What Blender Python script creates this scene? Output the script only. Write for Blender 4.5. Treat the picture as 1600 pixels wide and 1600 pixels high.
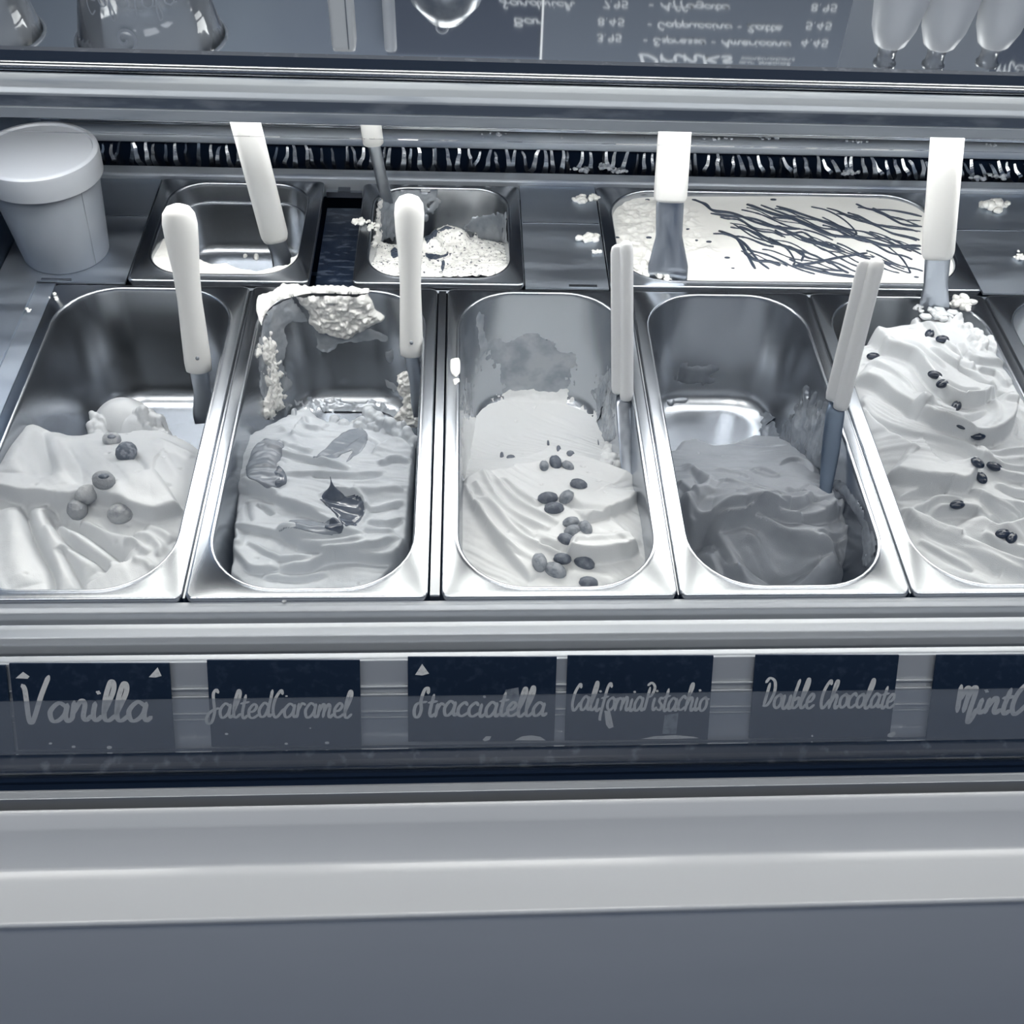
import bpy, math, random
import numpy as np
from mathutils import Vector, Matrix

for _o in list(bpy.data.objects):
    bpy.data.objects.remove(_o, do_unlink=True)
SC = bpy.context.scene
COL = SC.collection
RNG = random.Random(7)
NR = np.random.RandomState(11)

# ------------------------------------------------------------------ camera
CAM = np.array([0.0242, -0.4951, 0.6075])
YAW, PITCH, ROLL = math.radians(5.793), math.radians(46.685), math.radians(4.109)
FOC, PPX, PPY = 1765.0, 57.7, 9.0            # focal length and principal point, in pixels of a 1600 frame
_f = np.array([math.sin(YAW)*math.cos(PITCH), math.cos(YAW)*math.cos(PITCH), -math.sin(PITCH)])
_r0 = np.array([math.cos(YAW), -math.sin(YAW), 0.0])
_u0 = np.cross(_r0, _f)
_r = math.cos(ROLL)*_r0 + math.sin(ROLL)*_u0
_u = -math.sin(ROLL)*_r0 + math.cos(ROLL)*_u0
cd = bpy.data.cameras.new('camera'); cam = bpy.data.objects.new('camera', cd); COL.objects.link(cam)
cd.sensor_fit = 'HORIZONTAL'; cd.sensor_width = 36.0; cd.lens = FOC/1600*36.0
cd.shift_x = -PPX/1600; cd.shift_y = PPY/1600
cd.clip_start = 0.01; cd.clip_end = 50
M = Matrix.Identity(4)
for i in range(3):
    M[i][0] = _r[i]; M[i][1] = _u[i]; M[i][2] = -_f[i]; M[i][3] = CAM[i]
cam.matrix_world = M
SC.camera = cam

# ------------------------------------------------------------------ world and exposure
w = bpy.data.worlds.new('room_light'); SC.world = w; w.use_nodes = True
bg = w.node_tree.nodes['Background']
bg.inputs[0].default_value = (0.012, 0.029, 0.068, 1); bg.inputs[1].default_value = 1.7
SC.view_settings.view_transform = 'Standard'
SC.view_settings.look = 'None'
SC.view_settings.exposure = 0.12
SC.view_settings.gamma = 1.0
SC.view_settings.use_curve_mapping = False
E_ROOM, E_BACK, E_TUBE = 7.8, 9.5, 18.0       # strengths of the ceiling panels (front row, row over the case) and the case lamp

# ------------------------------------------------------------------ measuring helpers
def ray(x, y):
    a, b = (x-800-PPX)/FOC, -(y-800-PPY)/FOC
    return _f + a*_r + b*_u
def pz(x, y, z=0.0):
    d = ray(x, y); return CAM + d*((z-CAM[2])/d[2])
def py(x, y, Y):
    d = ray(x, y); return CAM + d*((Y-CAM[1])/d[1])
def pplane(x, y, o, n):
    d = ray(x, y); return CAM + d*(np.dot(np.array(o)-CAM, n)/np.dot(d, n))
def to_px(P):
    d = np.asarray(P)-CAM; w = d@_f; return 800+PPX+FOC*(d@_r)/w, 800+PPY-FOC*(d@_u)/w
def crop(ox, oy, s):
    return lambda x, y: (ox+x/s, oy+y/s)

# ------------------------------------------------------------------ noise
def vnoise(x, y, seed=0):
    xi = np.floor(x).astype(int); yi = np.floor(y).astype(int); xf = x-xi; yf = y-yi
    def h(a, b):
        n = (a*374761393 + b*668265263 + seed*1442695041) & 0x7fffffff
        n = ((n ^ (n >> 13))*1274126177) & 0x7fffffff
        return ((n ^ (n >> 16)) & 0xffff)/65535.0
    u = xf*xf*xf*(xf*(xf*6-15)+10); v = yf*yf*yf*(yf*(yf*6-15)+10)
    return (h(xi, yi)*(1-u)+h(xi+1, yi)*u)*(1-v)+(h(xi, yi+1)*(1-u)+h(xi+1, yi+1)*u)*v*1.0
def fbm(x, y, oct=4, seed=0):
    s = 0; a = .5
    for k in range(oct):
        s = s + a*(vnoise(x*2**k+17.3*k, y*2**k-9.1*k, seed+k)-.5); a *= .5
    return s

# ------------------------------------------------------------------ curve helpers
def smooth(pts, n=8):
    P = [np.array(p, float) for p in pts]
    if len(P) == 2:
        return np.array([P[0]+(P[1]-P[0])*t for t in np.linspace(0, 1, n+1)])
    P = [2*P[0]-P[1]]+P+[2*P[-1]-P[-2]]
    out = []
    for i in range(1, len(P)-2):
        a, b, c, d = P[i-1:i+3]
        for t in np.linspace(0, 1, n, endpoint=False):
            out.append(.5*((2*b)+(c-a)*t+(2*a-5*b+4*c-d)*t*t+(3*b-a-3*c+d)*t**3))
    out.append(P[-2]); return np.array(out)
def poly_sd(X, Y, P):
    """signed distance to a closed polygon, positive inside"""
    P = np.asarray(P)[:, :2]; n = len(P)
    d = np.full(X.shape, 1e9); ins = np.zeros(X.shape, bool)
    gx = np.zeros(X.shape); gy = np.zeros(X.shape)
    for i in range(n):
        a, b = P[i], P[(i+1) % n]; e = b-a
        t = np.clip(((X-a[0])*e[0]+(Y-a[1])*e[1])/max(e@e, 1e-14), 0, 1)
        cx, cy = a[0]+t*e[0], a[1]+t*e[1]
        dd = np.hypot(X-cx, Y-cy); m = dd < d
        d = np.where(m, dd, d); gx = np.where(m, cx, gx); gy = np.where(m, cy, gy)
        c = (a[1] > Y) != (b[1] > Y)
        xx = a[0]+(Y-a[1])*e[0]/(e[1] if abs(e[1]) > 1e-12 else 1e-12)
        ins ^= c & (X < xx)
    return np.where(ins, d, -d), gx, gy
def line_sd(X, Y, P):
    """signed distance (left +) and parameter 0..1 along an open polyline"""
    P = np.asarray(P)[:, :2]; n = len(P)-1
    L = np.concatenate([[0], np.cumsum(np.hypot(*(P[1:]-P[:-1]).T))]); L /= max(L[-1], 1e-9)
    d = np.full(X.shape, 1e9); s = np.zeros(X.shape); tt = np.zeros(X.shape)
    for i in range(n):
        a, b = P[i], P[i+1]; e = b-a
        t = np.clip(((X-a[0])*e[0]+(Y-a[1])*e[1])/max(e@e, 1e-14), 0, 1)
        dd = np.hypot(X-a[0]-t*e[0], Y-a[1]-t*e[1]); m = dd < d
        d = np.where(m, dd, d)
        s = np.where(m, np.sign(e[0]*(Y-a[1])-e[1]*(X-a[0])), s)
        tt = np.where(m, L[i]+t*(L[i+1]-L[i]), tt)
    return d*np.where(s == 0, 1, s), tt
def rrect(x0, x1, y0, y1, r, n=8):
    out = []
    for cx, cy, a0 in ((x1-r, y1-r, 0), (x0+r, y1-r, 90), (x0+r, y0+r, 180), (x1-r, y0+r, 270)):
        for k in range(n+1):
            a = math.radians(a0+90*k/n); out.append((cx+r*math.cos(a), cy+r*math.sin(a)))
    return np.array(out)
def rrect_sd(X, Y, x0, x1, y0, y1, r):
    cx, cy, hx, hy = (x0+x1)/2, (y0+y1)/2, (x1-x0)/2-r, (y1-y0)/2-r
    qx, qy = np.abs(X-cx)-hx, np.abs(Y-cy)-hy
    return r-(np.hypot(np.maximum(qx, 0), np.maximum(qy, 0))+np.minimum(np.maximum(qx, qy), 0))

# ------------------------------------------------------------------ objects
def loc_of(o):
    v = Vector(o.location)
    while o.parent: o = o.parent; v += Vector(o.location)
    return v
def tags(o, label=None, cat=None, group=None, kind=None):
    if label: o['label'] = label
    if cat: o['category'] = cat
    if group: o['group'] = group
    if kind: o['kind'] = kind
    return o
def mk(name, V, F, mat, parent=None, sm=True, label=None, cat=None, group=None, kind=None, base=None):
    V = np.asarray(V, float)
    if base is None:
        lo, hi = V.min(0), V.max(0); base = np.array([(lo[0]+hi[0])/2, (lo[1]+hi[1])/2, lo[2]])
    me = bpy.data.meshes.new(name); me.from_pydata((V-base).tolist(), [], [list(map(int, f)) for f in F])
    me.materials.append(mat)
    if sm: me.polygons.foreach_set('use_smooth', [True]*len(me.polygons))
    me.update()
    o = bpy.data.objects.new(name, me); COL.objects.link(o)
    o.location = base
    if parent:
        o.parent = parent; o.location = Vector(base)-loc_of(parent)
    return tags(o, label, cat, group, kind)
def empty(name, loc, label=None, cat=None, group=None, kind=None):
    o = bpy.data.objects.new(name, None); COL.objects.link(o); o.location = loc; o.empty_display_size = .02
    return tags(o, label, cat, group, kind)
def sharp(o, deg=35):
    o.data.set_sharp_from_angle(angle=math.radians(deg)); return o
def merge(*VF):
    V = []; F = []
    for v, f in VF:
        k = len(V); V += [tuple(p) for p in v]; F += [tuple(i+k for i in q) for q in f]
    return np.array(V), F
def box(x0, x1, y0, y1, z0, z1):
    V = [(x, y, z) for z in (z0, z1) for y in (y0, y1) for x in (x0, x1)]
    return np.array(V), [(0, 2, 3, 1), (4, 5, 7, 6), (0, 1, 5, 4), (2, 6, 7, 3), (0, 4, 6, 2), (1, 3, 7, 5)]
def loft(loops, cap0=True, cap1=True):
    n = len(loops[0]); V = [tuple(p) for l in loops for p in l]; F = []
    for i in range(len(loops)-1):
        for j in range(n):
            k = (j+1) % n
            F.append((i*n+j, i*n+k, (i+1)*n+k, (i+1)*n+j))
    if cap0: F.append(tuple(range(n-1, -1, -1)))
    if cap1: F.append(tuple((len(loops)-1)*n+j for j in range(n)))
    return np.array(V), F
def xprof(pts, x0, x1, rnd=0.0, n=4, segs=1):
    """closed (Y, z) profile run along X; rnd rounds its corners"""
    P = [np.array(p, float) for p in pts]
    if rnd:
        Q = []
        for i in range(len(P)):
            a, b, c = P[i-1], P[i], P[(i+1) % len(P)]
            l1, l2 = np.linalg.norm(a-b), np.linalg.norm(c-b); r = min(rnd, l1*.45, l2*.45)
            p, q_ = b+(a-b)/l1*r, b+(c-b)/l2*r
            for t in np.linspace(0, 1, n+1): Q.append((1-t)**2*p+2*t*(1-t)*b+t*t*q_)
        P = Q
    return loft([[(x, p[0], p[1]) for p in P] for x in np.linspace(x0, x1, segs+1)])
def grid_faces(ny, nx, keep=None):
    F = []
    for j in range(ny-1):
        for i in range(nx-1):
            a = j*nx+i
            if keep is None or keep[j, i]: F.append((a, a+1, a+nx+1, a+nx))
    return F
def compact(V, F):
    used = sorted({i for f in F for i in f}); m = {u: k for k, u in enumerate(used)}
    return np.asarray(V)[used], [tuple(m[i] for i in f) for f in F]
def sweep(P0, P1, prof, face, n=20, power=2.0, bend=0.0):
    """body along P0->P1; prof rows (t, half width, half depth); face: direction the broad side looks"""
    P0, P1 = np.array(P0, float), np.array(P1, float); ax = P1-P0; L = np.linalg.norm(ax); ax /= L
    s = np.cross(ax, np.array(face, float)); s /= np.linalg.norm(s); d = np.cross(s, ax)
    loops = []
    for t, hw, hd in prof:
        c = P0+ax*L*t+d*bend*math.sin(math.pi*min(max(t, 0), 1)); ring = []
        for k in range(n):
            a = 2*math.pi*k/n; ca, sa = math.cos(a), math.sin(a)
            e = 2.0/power
            ring.append(c+s*hw*math.copysign(abs(ca)**e, ca)+d*hd*math.copysign(abs(sa)**e, sa))
        loops.append(ring)
    return loft(loops)
def lathe(prof, c, n=40, cap0=True, cap1=True):
    return loft([[(c[0]+r*math.cos(2*math.pi*k/n), c[1]+r*math.sin(2*math.pi*k/n), c[2]+z) for k in range(n)] for r, z in prof], cap0, cap1)
def tube(path, r, n=6, up=(0, 0, 1), flat=1.0):
    P = np.asarray(path, float); m = len(P)
    r = np.full(m, r) if np.isscalar(r) else np.asarray(r)
    loops = []
    for i in range(m):
        t = P[min(i+1, m-1)]-P[max(i-1, 0)]; t = t/max(np.linalg.norm(t), 1e-9)
        s = np.cross(t, up); s = s/max(np.linalg.norm(s), 1e-9); d = np.cross(s, t)
        loops.append([P[i]+s*r[i]*math.cos(2*math.pi*k/n)+d*r[i]*flat*math.sin(2*math.pi*k/n) for k in range(n)])
    return loft(loops)

# ------------------------------------------------------------------ materials
def mat(name, col, rough=.5, metal=0.0, bump=None, var=None, spec=.5, stretch=(1, 1, 1), rvar=None, coat=0.0, emit=None, sss=0.0):
    m = bpy.data.materials.new(name); m.use_nodes = True; nt = m.node_tree; N = nt.nodes; Lk = nt.links
    b = N['Principled BSDF']; c4 = tuple(col)+(1,)
    b.inputs['Base Color'].default_value = c4; b.inputs['Roughness'].default_value = rough
    b.inputs['Metallic'].default_value = metal; b.inputs['Specular IOR Level'].default_value = spec
    b.inputs['Coat Weight'].default_value = coat; b.inputs['Coat Roughness'].default_value = .1
    if sss:
        b.inputs['Subsurface Weight'].default_value = sss; b.inputs['Subsurface Radius'].default_value = (.006, .006, .006); b.inputs['Subsurface Scale'].default_value = 1.0
    if emit:
        b.inputs['Emission Color'].default_value = tuple(emit[0])+(1,); b.inputs['Emission Strength'].default_value = emit[1]
    if bump or var or rvar:
        tc = N.new('ShaderNodeNewGeometry'); mp = N.new('ShaderNodeMapping'); mp.inputs['Scale'].default_value = stretch
        Lk.new(tc.outputs['Position'], mp.inputs['Vector'])
    def noise(scale, det=4):
        n = N.new('ShaderNodeTexNoise'); n.inputs['Scale'].default_value = scale; n.inputs['Detail'].default_value = det
        Lk.new(mp.outputs['Vector'], n.inputs['Vector']); return n
    if var:
        scale, col2, lo, hi = var
        n = noise(scale); r = N.new('ShaderNodeMapRange'); r.inputs['From Min'].default_value = lo; r.inputs['From Max'].default_value = hi
        Lk.new(n.outputs['Fac'], r.inputs['Value'])
        mx = N.new('ShaderNodeMix'); mx.data_type = 'RGBA'; mx.inputs['A'].default_value = c4; mx.inputs['B'].default_value = tuple(col2)+(1,)
        Lk.new(r.outputs['Result'], mx.inputs['Factor']); Lk.new(mx.outputs['Result'], b.inputs['Base Color'])
    if rvar:
        scale, lo, hi = rvar
        n = noise(scale); r = N.new('ShaderNodeMapRange'); r.inputs['From Min'].default_value = .3; r.inputs['From Max'].default_value = .7
        r.inputs['To Min'].default_value = lo; r.inputs['To Max'].default_value = hi
        Lk.new(n.outputs['Fac'], r.inputs['Value']); Lk.new(r.outputs['Result'], b.inputs['Roughness'])
    if bump:
        scale, st = bump[:2]; dist = bump[2] if len(bump) > 2 else .001
        n = noise(scale, 5); bp = N.new('ShaderNodeBump'); bp.inputs['Strength'].default_value = st; bp.inputs['Distance'].default_value = dist
        Lk.new(n.outputs['Fac'], bp.inputs['Height']); Lk.new(bp.outputs['Normal'], b.inputs['Normal'])
    return m
def clear(name, tint=(1, 1, 1), haze=0.0, hazecol=(.5, .53, .58), ior=1.45, rough=0.02):
    m = bpy.data.materials.new(name); m.use_nodes = True; nt = m.node_tree; N = nt.nodes; Lk = nt.links
    N.remove(N['Principled BSDF']); out = N['Material Output']
    tr = N.new('ShaderNodeBsdfTransparent'); tr.inputs[0].default_value = tuple(tint)+(1,)
    gl = N.new('ShaderNodeBsdfGlossy'); gl.inputs['Roughness'].default_value = rough
    fr = N.new('ShaderNodeFresnel'); fr.inputs['IOR'].default_value = ior
    mx = N.new('ShaderNodeMixShader'); Lk.new(fr.outputs[0], mx.inputs[0]); Lk.new(gl.outputs[0], mx.inputs[2])
    if haze:
        df = N.new('ShaderNodeBsdfDiffuse'); df.inputs[0].default_value = tuple(hazecol)+(1,)
        m2 = N.new('ShaderNodeMixShader'); m2.inputs[0].default_value = haze
        Lk.new(tr.outputs[0], m2.inputs[1]); Lk.new(df.outputs[0], m2.inputs[2]); Lk.new(m2.outputs[0], mx.inputs[1])
    else: Lk.new(tr.outputs[0], mx.inputs[1])
    Lk.new(mx.outputs[0], out.inputs[0]); return m
WARM = (1.0, .992, .955)
STEEL = mat('pan_steel', (.455, .48, .515), .27, 1.0)
STEEL_R = mat('brushed_plate', (.49, .54, .61), .42, 1.0, rvar=(45, .34, .58), stretch=(.15, 1, 1))
STEEL_D = mat('dark_steel', (.17, .215, .285), .4, 1.0, bump=(300, .1, .0005), rvar=(25, .3, .55))
RAILM = mat('aluminium', (.42, .46, .51), .45, .5, var=(60, (.22, .26, .33), .5, .72), rvar=(30, .38, .6), stretch=(.12, 1, 1))
ALU = mat('satin_aluminium', (.43, .455, .49), .36, .35, var=(8, (.38, .405, .44), .4, .7), stretch=(.2, 1, 1))
UNDER = mat('shelf_underside', (.58, .61, .66), .5)
WHITEP = mat('white_lacquer', (.68, .70, .725), .30, 0, coat=.3, var=(2.5, (.65, .67, .695), .35, .65))
GREYP = mat('grey_panel', (.56, .595, .645), .5, 0, var=(6, (.53, .565, .615), .35, .65), stretch=(.5, 1, 1))
BLACK = mat('black_rubber', (.004, .011, .028), .8, spec=.1)
NAVY = mat('dark_trough', (.016, .028, .055), .4, .1, spec=.3, var=(90, (.09, .11, .15), .57, .78))
WELL = mat('well_liner', (.008, .014, .03), .3, .2)
WELLF = mat('frosted_well', (.012, .020, .040), .35, .1, var=(130, (.055, .072, .105), .53, .60), stretch=(.5, 1.4, 1))
GLASS = clear('front_glass')
ACRY = clear('reflection_haze_acrylic', haze=.13, hazecol=(.62, .69, .80))  # pale diffuse haze stands in for a reflection across the lower cards
CUPM = clear('clear_plastic', haze=.40, hazecol=(.75, .78, .82), ior=1.5)
CUPRIM = mat('plastic_rim', (.6, .62, .65), .2)
MIRR = mat('dark_mirror_glass', (.58, .62, .68), .03, 1.0)
SLATE = mat('card_black', (.006, .014, .032), .7, spec=.15, var=(160, (.018, .03, .055), .52, .72))
CHALK = mat('chalk_ink', (.66, .68, .70), .8, var=(420, (.46, .48, .51), .55, .75))
SMUDGE = mat('chalk_smudge', (.22, .25, .29), .85, var=(300, (.10, .12, .16), .4, .7))
BLADE = mat('spatula_steel', (.50, .54, .60), .36, 1.0, rvar=(200, .28, .46), stretch=(1, 1, .1))
GROOVE = mat('stained_groove', (.10, .125, .17), .5, .4, var=(70, (.24, .27, .32), .5, .7), stretch=(.3, 1, 1))
HANDLE = mat('white_plastic', (.80, .80, .78), .38, bump=(700, .03, .0003))
HANDLE_B = mat('ivory_plastic', (.74, .75, .76), .42, bump=(500, .1, .0004))
TUBM = mat('paper_tub', (.21, .23, .265), .6, bump=(60, .08, .001), var=(22, (.18, .20, .235), .4, .65))
LIDM = mat('tub_lid_plastic', (.33, .35, .38), .42, bump=(80, .06, .001))
G_VAN = mat('vanilla_gelato', (.585, .605, .625), .42, bump=(1300, .30, .0006))
G_CAR = mat('salted_caramel_gelato', (.475, .505, .54), .40, bump=(1300, .30, .0006), var=(35, (.415, .445, .48), .45, .7))
G_PIS = mat('pistachio_gelato', (.625, .64, .65), .42, bump=(1400, .30, .0006))
G_CHO = mat('chocolate_gelato', (.31, .332, .365), .34, bump=(1500, .6, .0007), var=(40, (.255, .275, .305), .45, .7))
G_COF = mat('coffee_gelato', (.54, .56, .58), .45, bump=(1500, .5, .0007))
G_WHI = mat('cream_gelato', (.82, .82, .79), .35, bump=(900, .08, .0006))
G_SPK = mat('speckled_gelato', (.82, .82, .79), .4, bump=(900, .2, .0008), var=(300, (.05, .06, .085), .59, .66))
G_RUB = mat('crumbly_gelato', (.68, .68, .665), .5, bump=(1100, .4, .0008))
FILM_L = mat('milky_film', (.36, .385, .42), .25, .3, var=(60, (.24, .27, .31), .4, .65))
FILM_D = mat('chocolate_film', (.17, .19, .22), .22, .3, var=(45, (.26, .285, .32), .45, .7), stretch=(1, 1, .5))
CARAMEL = mat('caramel_sauce', (.075, .09, .12), .12, spec=.7, var=(40, (.16, .18, .215), .45, .75))
CARLITE = mat('caramel_swirl', (.20, .225, .26), .2, var=(50, (.26, .28, .315), .4, .7))
CHOC = mat('chocolate_sauce', (.045, .060, .090), .3)
HAZEL = mat('hazelnut_skin', (.29, .305, .325), .5, bump=(260, .8, .002), var=(120, (.22, .235, .26), .45, .65))
HAZPALE = mat('hazelnut_flesh', (.41, .425, .44), .5, bump=(260, .8, .002), var=(140, (.25, .265, .29), .45, .62))
HAZDK = mat('hazelnut_dark', (.10, .12, .15), .5, bump=(350, .8, .0015), var=(200, (.24, .26, .30), .5, .62))
PISTM = mat('pistachio_kernel', (.25, .27, .30), .5, bump=(450, .6, .001), var=(220, (.12, .14, .17), .45, .68))
PISTD = mat('pistachio_dark', (.09, .105, .135), .5, bump=(450, .6, .001), var=(220, (.16, .18, .21), .5, .68))
BEAN = mat('coffee_bean', (.012, .02, .038), .28, spec=.6, bump=(400, .3, .0005))
BOARD = mat('menu_board_grey', (.075, .092, .125), .7)
BOARD2 = mat('menu_board_dark', (.022, .034, .062), .7)
BOARDTX = mat('menu_chalk', (.50, .52, .55), .8)
PALE = mat('pale_bottle', (.80, .81, .82), .4)
PAPER = mat('paper_sheet', (.46, .49, .53), .8)
WALLM = mat('wall_paint', (.13, .155, .195), .8, var=(1.5, (.10, .12, .16), .4, .6))
FLOORM = mat('floor_tile', (.16, .18, .21), .5, var=(3, (.12, .14, .17), .4, .6))
CEILM = mat('ceiling_paint', (.16, .18, .215), .9)
LAMP_R = mat('lamp_diffuser_room', (.9, .9, .9), .5, emit=(WARM, E_ROOM))
LAMP_B = mat('lamp_diffuser_back', (.9, .9, .9), .5, emit=((1.0, .98, .90), E_BACK))
LAMP_T = mat('lamp_tube', (.9, .9, .9), .5, emit=(WARM, E_TUBE))
FRAMEW = mat('lamp_frame', (.5, .5, .5), .5)
FROST = mat('frost', (.50, .53, .57), .55, bump=(600, .3, .0008), var=(200, (.25, .28, .33), .45, .65))

# ================================================================== the setting
o = mk('floor', *box(-3, 3, -3, 2.2, -.96, -.92), FLOORM, sm=False, kind='structure')
o = mk('wall_back', *box(-3, 3, 2.0, 2.1, -.92, 1.55), WALLM, sm=False, kind='structure')
o = mk('ceiling', *box(-3, 3, -3, 2.2, 1.55, 1.6), CEILM, sm=False, kind='structure')
def ceiling_light(cx, cy, lx, ly, m, label, group=None):
    t = empty('ceiling_light', (cx, cy, 1.52), label, 'ceiling light', group)
    z0, z1 = 1.522, 1.55; b = .02
    mk('diffuser', *box(cx-lx/2+b, cx+lx/2-b, cy-ly/2+b, cy+ly/2-b, z0+.003, z1-.002), m, t, False)
    fr = [box(cx-lx/2, cx+lx/2, cy-ly/2, cy-ly/2+b, z0, z1), box(cx-lx/2, cx+lx/2, cy+ly/2-b, cy+ly/2, z0, z1),
          box(cx-lx/2, cx-lx/2+b, cy-ly/2+b, cy+ly/2-b, z0, z1), box(cx+lx/2-b, cx+lx/2, cy-ly/2+b, cy+ly/2-b, z0, z1)]
    mk('frame', *merge(*fr), FRAMEW, t, False)
CLB = ['ceiling light panel above the back wall over the vanilla end, out of frame', 'ceiling light panel above the back wall over the pistachio pan, out of frame', 'ceiling light panel above the back wall over the coffee pan, out of frame', 'ceiling light panel above the back wall beyond the coffee pan, out of frame']
for cx, lb in zip((-.62, .12, .86, 1.60), CLB): ceiling_light(cx, 1.48, .66, .70, LAMP_B, lb, 'ceiling lights over the back wall')
CLF = ['ceiling light panel over the customer side by the vanilla end, out of frame', 'ceiling light panel over the customer side at the middle of the case, out of frame', 'ceiling light panel over the customer side by the coffee end, out of frame']
for cx, lb in zip((-.9, .1, 1.1), CLF): ceiling_light(cx, -.75, .7, .6, LAMP_R, lb, 'ceiling lights over the customer side')

# ================================================================== the display case
XL, XR = -.75, 1.05
case = empty('gelato_display_case', (.12, .2, -.92), 'refrigerated gelato display case with steel well, glass front and white bumper', 'display case')
def cp(name, VF, m, sm=False, label=None, sh=True, parent=None):
    o = mk(name, VF[0], VF[1], m, parent or case, True, label)
    sharp(o, 30); return o
def rowp(*a): return [(pz(800, y, z)[1], z) for y, z in a]
cp('lower_panel', xprof([(-.1735, -.92), (-.1735, -.118), (-.14, -.118), (-.14, -.92)], XL, XR), GREYP, label='plain grey panel below the bumper')
cp('bumper', xprof(rowp((1250, -.0535), (1258, -.0550), (1282, -.066), (1310, -.084), (1330, -.098), (1341, -.1055), (1360, -.1080), (1424, -.1095), (1429, -.1125))+[(-.1755, -.121), (-.134, -.121), (-.1285, -.065)], XL, XR, .002), WHITEP, label='glossy white kick ledge below the glass')
cp('shadow_gap', xprof([(-.121, -.068), (-.134, -.068), (-.134, -.10), (-.121, -.10)], XL, XR), BLACK)
cp('outer_trim', xprof(rowp((1221, -.0520), (1224, -.0500), (1235, -.0500), (1237, -.0520))+[(-.1205, -.07), (-.113, -.07)], XL, XR, .0006), ALU, label='light grey trim strip')
cp('glass_channel', xprof(rowp((1199, -.058), (1204, -.0545), (1209, -.0545), (1213, -.058), (1222, -.058))+[(-.117, -.08), (-.099, -.08)], XL, XR, .0006), BLACK, label='black glass channel')
cp('trough', xprof([(-.084, -.0535), (-.0885, -.0525), (-.0985, -.058), (-.0985, -.08), (-.084, -.08)], XL, XR, .002), NAVY, label='dark trough under the cards')
# stepped front ledge
cp('ledge_step', xprof(rowp((937, -.0045), (944, -.0050), (954, -.0075), (963, -.0115), (970, -.0165))+[(-.0150, -.03), (-.001, -.03)], XL, XR, .001), ALU, label='satin grey ledge before the pans')
cp('ledge_step', xprof(rowp((970, -.0065), (977, -.0068), (990, -.0085), (1002, -.0125), (1014, -.0190), (1019, -.024))+[(-.030, -.04), (-.012, -.04)], XL, XR, .001), ALU)
cp('ledge_lip', xprof(rowp((1017, -.0045), (1026, -.0050), (1031, -.0075))+[(-.0520, -.014), (-.042, -.014)], XL, XR, .001), ALU, label='bright lip above the cards')
# card rail: slanted back plate with ribs
CT = np.array([0, -.0555, -.002]); CB = np.array([0, -.0850, -.0505])        # card face, top and bottom line
cdn = np.cross((1, 0, 0), CT-CB); cdn /= np.linalg.norm(cdn)
if cdn[1] > 0: cdn = -cdn
def cpt(s, t, h=0.0): p = CT+(CB-CT)*t+cdn*h; return np.array([s, p[1], p[2]])
def rib(t0, t1, h0, h1):
    P = [cpt(0, t0, h0), cpt(0, t0, h1), cpt(0, t1, h1), cpt(0, t1, h0)]
    return [(p[1], p[2]) for p in P]
cp('card_rail', xprof(rib(-.02, 1.06, -.009, -.005), XL, XR), ALU, label='aluminium card rail')
for t0, t1, h in ((.28, .31, -.0025), (.38, .41, -.0025), (.60, .625, -.003), (.68, .70, -.0035)):
    cp('rail_rib', xprof(rib(t0, t1, -.005, h), XL, XR, .0006), ALU)
cp('acrylic_strip', xprof(rib(.36, 1.02, .0035, .005), XL, XR), ACRY, label='clear acrylic strip over the cards with a painted reflection haze')
# well
cp('well_liner', merge(box(XL, XR, .0, .60, -.165, -.155), box(XL, XR, -.001, .004, -.155, -.03), box(XL, -.60, .0, .6, -.155, -.012)), WELL, label='dark well under the pans')
cp('well_shelf', merge(box(-.1205, -.0835, .3680, .5300, -.030, -.024)), WELLF, label='dark frosted gap between two rear pans')
cp('well_divider', box(XL, XR, .3612, .3655, -.155, -.006), STEEL)
cp('side_ledge', merge(box(-.3975, -.3600, -.0005, .366, -.02, -.0015), box(-.3597, -.3440, -.0005, .3655, -.02, -.0035)), STEEL_R, label='scratched steel side ledge')
cp('side_wall', box(-.412, -.398, -.0005, .60, -.15, .215), STEEL_D, label='dark steel side wall')
for xb, hw_ in ((-.1712, .0007), (-.0006, .0033), (.16995, .0005), (.3371, .0005), (.5046, .0006)):
    cp('pan_divider', xprof([(.003, -.009), (.358, -.009), (.358, -.0012 if hw_ > .002 else -.0030), (.003, -.0012 if hw_ > .002 else -.0030)], xb-hw_, xb+hw_, .0005), STEEL, label='steel bar between two pans')
# rear: ledge, fan grille, rounded strips
cp('rear_ledge', xprof([(.5445, -.02), (.5445, .0005), (.5465, .0022), (.5600, .0022), (.5615, .0), (.5615, -.02)], XL, XR, .0008), RAILM, label='narrow steel ledge behind the rear pans')
cp('grille_recess', merge(box(XL, XR, .585, .60, -.02, .06), box(XL, XR, .5615, .585, -.02, -.010)), BLACK)
cp('rear_roll', xprof([(.5700, .0215), (.5700, .0300), (.5760, .0345), (.60, .0345), (.60, .0215)], XL, XR, .004), RAILM, label='rounded steel strip above the grille')
cp('rear_bead', xprof([(.5760, .0385), (.5760, .0425), (.5850, .0425), (.5850, .0385)], XL, XR, .001), STEEL)
cp('rear_wall', box(XL, XR, .60, .612, -.15, .215), BLACK)
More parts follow.
